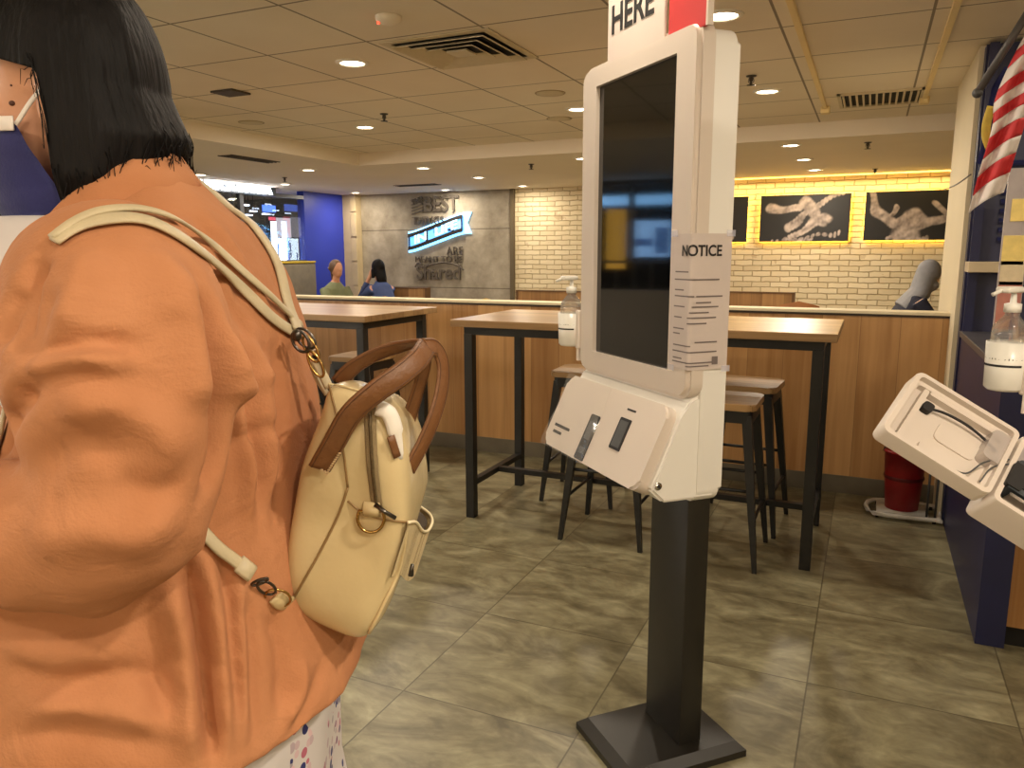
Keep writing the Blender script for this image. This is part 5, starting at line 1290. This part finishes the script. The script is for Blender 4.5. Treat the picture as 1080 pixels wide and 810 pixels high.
# ------------------------------------------------------------------ seated people beyond the partition
def seated(loc, rz, label, skin, top, hairc, hair_kind, lean=.0, hands='table', topname='shirt'):
    t = thing('person', label, 'person', loc, rz)
    bm = bmesh.new(); S = .45
    tube(bm, [(-.02,0,S+.02),(.0,0,S+.18),(.02+lean*.4,0,S+.36),(.02+lean*.8,0,S+.52),(.03+lean,0,S+.60)], [(.11,.16),(.10,.14),(.105,.155),(.075,.13),(.045,.05)], 18)
    hx = .05+lean*1.25; tube(bm, [(.03+lean,0,S+.56),(hx,0,S+.68)], .048, 14)
    ellip(bm, (hx,0,S+.755), (.092,.074,.105), 20, 14); ellip(bm, (hx+.04,0,S+.70), (.05,.05,.06), 14, 10); ellip(bm, (hx+.098,0,S+.735), (.014,.012,.02), 10, 8)
    for s in (1,-1):
        tube(bm, [(.0,s*.09,S+.05),(.40,s*.10,S+.06),(.42,s*.10,S-.02),(.40,s*.10,.08)], [.085,.06,.055,.038], 12); ellip(bm, (.47,s*.10,.035), (.12,.042,.035), 12, 8)
        sh = Vector((.02+lean*.75,s*.165,S+.49))
        if hands == 'chin' and s == 1: el, wr = Vector((.28+lean,s*.17,S+.30)), Vector((hx+.10,s*.05,S+.64))
        else: el, wr = Vector((.12+lean,s*.21,S+.28)), Vector((.36+lean*.6,s*.10,S+.33))
        tube(bm, [sh,el,wr], [.05,.04,.028], 12)
        dr = (wr-el).normalized(); sd = dr.cross(Vector((0,0,1))).normalized()
        tube(bm, [wr,wr+dr*.05,wr+dr*.09], [.026,.036,.033], 10)
        for k in range(4): p0 = wr+dr*.085+sd*(-.024+.016*k); tube(bm, [p0,p0+dr*.035,p0+dr*(.058+.006*(k in (1,2)))+Vector((0,0,-.018))], [.0095,.0095,.008], 8)
        tube(bm, [wr+dr*.03+sd*s*-.025,wr+dr*.06+sd*s*-.05], [.012,.009], 8)
    b = obj('body', remesh(bm, .0095, 3), skin, t, True)
    bm = bmesh.new()
    tube(bm, [(-.03,0,S-.02),(-.01,0,S+.12),(.015+lean*.4,0,S+.34),(.02+lean*.8,0,S+.50),(.03+lean,0,S+.585)], [(.14,.19),(.125,.17),(.125,.175),(.095,.16),(.055,.065)], 18)
    for s in (1,-1):
        sh = Vector((.02+lean*.75,s*.16,S+.485))
        if hands == 'chin' and s == 1: el, wr = Vector((.28+lean,s*.17,S+.30)), Vector((hx+.10,s*.05,S+.64))
        else: el, wr = Vector((.12+lean,s*.21,S+.28)), Vector((.36+lean*.6,s*.10,S+.33))
        tube(bm, [sh,el,el.lerp(wr,.75)], [.07,.058,.045], 14)
    obj(topname, remesh(bm, .011, 5), top, t, True)
    bm = bmesh.new()
    for s in (1,-1): tube(bm, [(-.02,s*.09,S+.05),(.40,s*.10,S+.065),(.425,s*.10,S-.02),(.40,s*.10,.10)], [.10,.075,.068,.052], 12)
    obj('trousers', remesh(bm, .012, 3), mat('dark_trousers', (44,46,60), .8, vary=.1, vscale=9), t, True)
    bm = bmesh.new()
    if hair_kind == 'scarf':
        ellip(bm, (hx-.012,0,S+.765), (.112,.097,.122), 20, 14); tube(bm, [(hx-.03,0,S+.75),(.02+lean,0,S+.56),(-.05+lean*.6,0,S+.40)], [(.10,.10),(.10,.13),(.09,.15)], 16); ellip(bm, (hx+.02,0,S+.63), (.07,.08,.06), 14, 10)
        obj('head_scarf', remesh(bm, .012, 4), hairc, t, True)
    else:
        ellip(bm, (hx-.022,0,S+.775), (.098,.088,.105), 20, 14)
        if hair_kind == 'long': tube(bm, [(hx-.05,0,S+.76),(hx-.085,0,S+.62),(hx-.10,0,S+.46)], [(.055,.085),(.05,.085),(.03,.07)], 14); tube(bm, [(hx,.075,S+.74),(hx-.01,.085,S+.62)], [.03,.025], 10); tube(bm, [(hx,-.075,S+.74),(hx-.01,-.085,S+.62)], [.03,.025], 10)
        if hair_kind == 'bun': ellip(bm, (hx-.12,0,S+.76), (.04,.045,.045), 14, 10); tube(bm, [(hx-.09,0,S+.74),(hx-.10,0,S+.60)], [.035,.02], 10)
        obj('hair', remesh(bm, .010, 3), hairc, t, True)
    return t
M_skin2 = mat('skin_tan', (196,142,110), .55, vary=.06, vscale=14)
seated((-6.0,8.88,0), R(165), 'dark haired diner in a blue shirt sitting at the oak booth, hand at chin', M_skin2, mat('blue_shirt', (58,74,120), .8, vary=.1, vscale=12), M_hair, 'long', .10, 'chin')
seated((-6.62,8.5,0), R(-18), 'diner in a green top with brown tied hair, back turned by the blue wall', M_skin2, mat('olive_top', (122,128,96), .85, vary=.14, vscale=9), mat('brown_hair', (96,70,50), .5, vary=.3, vscale=14), 'bun', .06, 'table', 'green_top')
seated((.24,8.55,0), R(14), 'diner in a grey head scarf and dark jacket under the right picture', mat('skin_pale', (220,176,140), .55, vary=.05, vscale=14), mat('dark_jacket', (32,34,52), .8, vary=.12, vscale=9), mat('grey_scarf', (132,132,136), .85, vary=.1, vscale=14), 'scarf', .20, 'table', 'jacket')
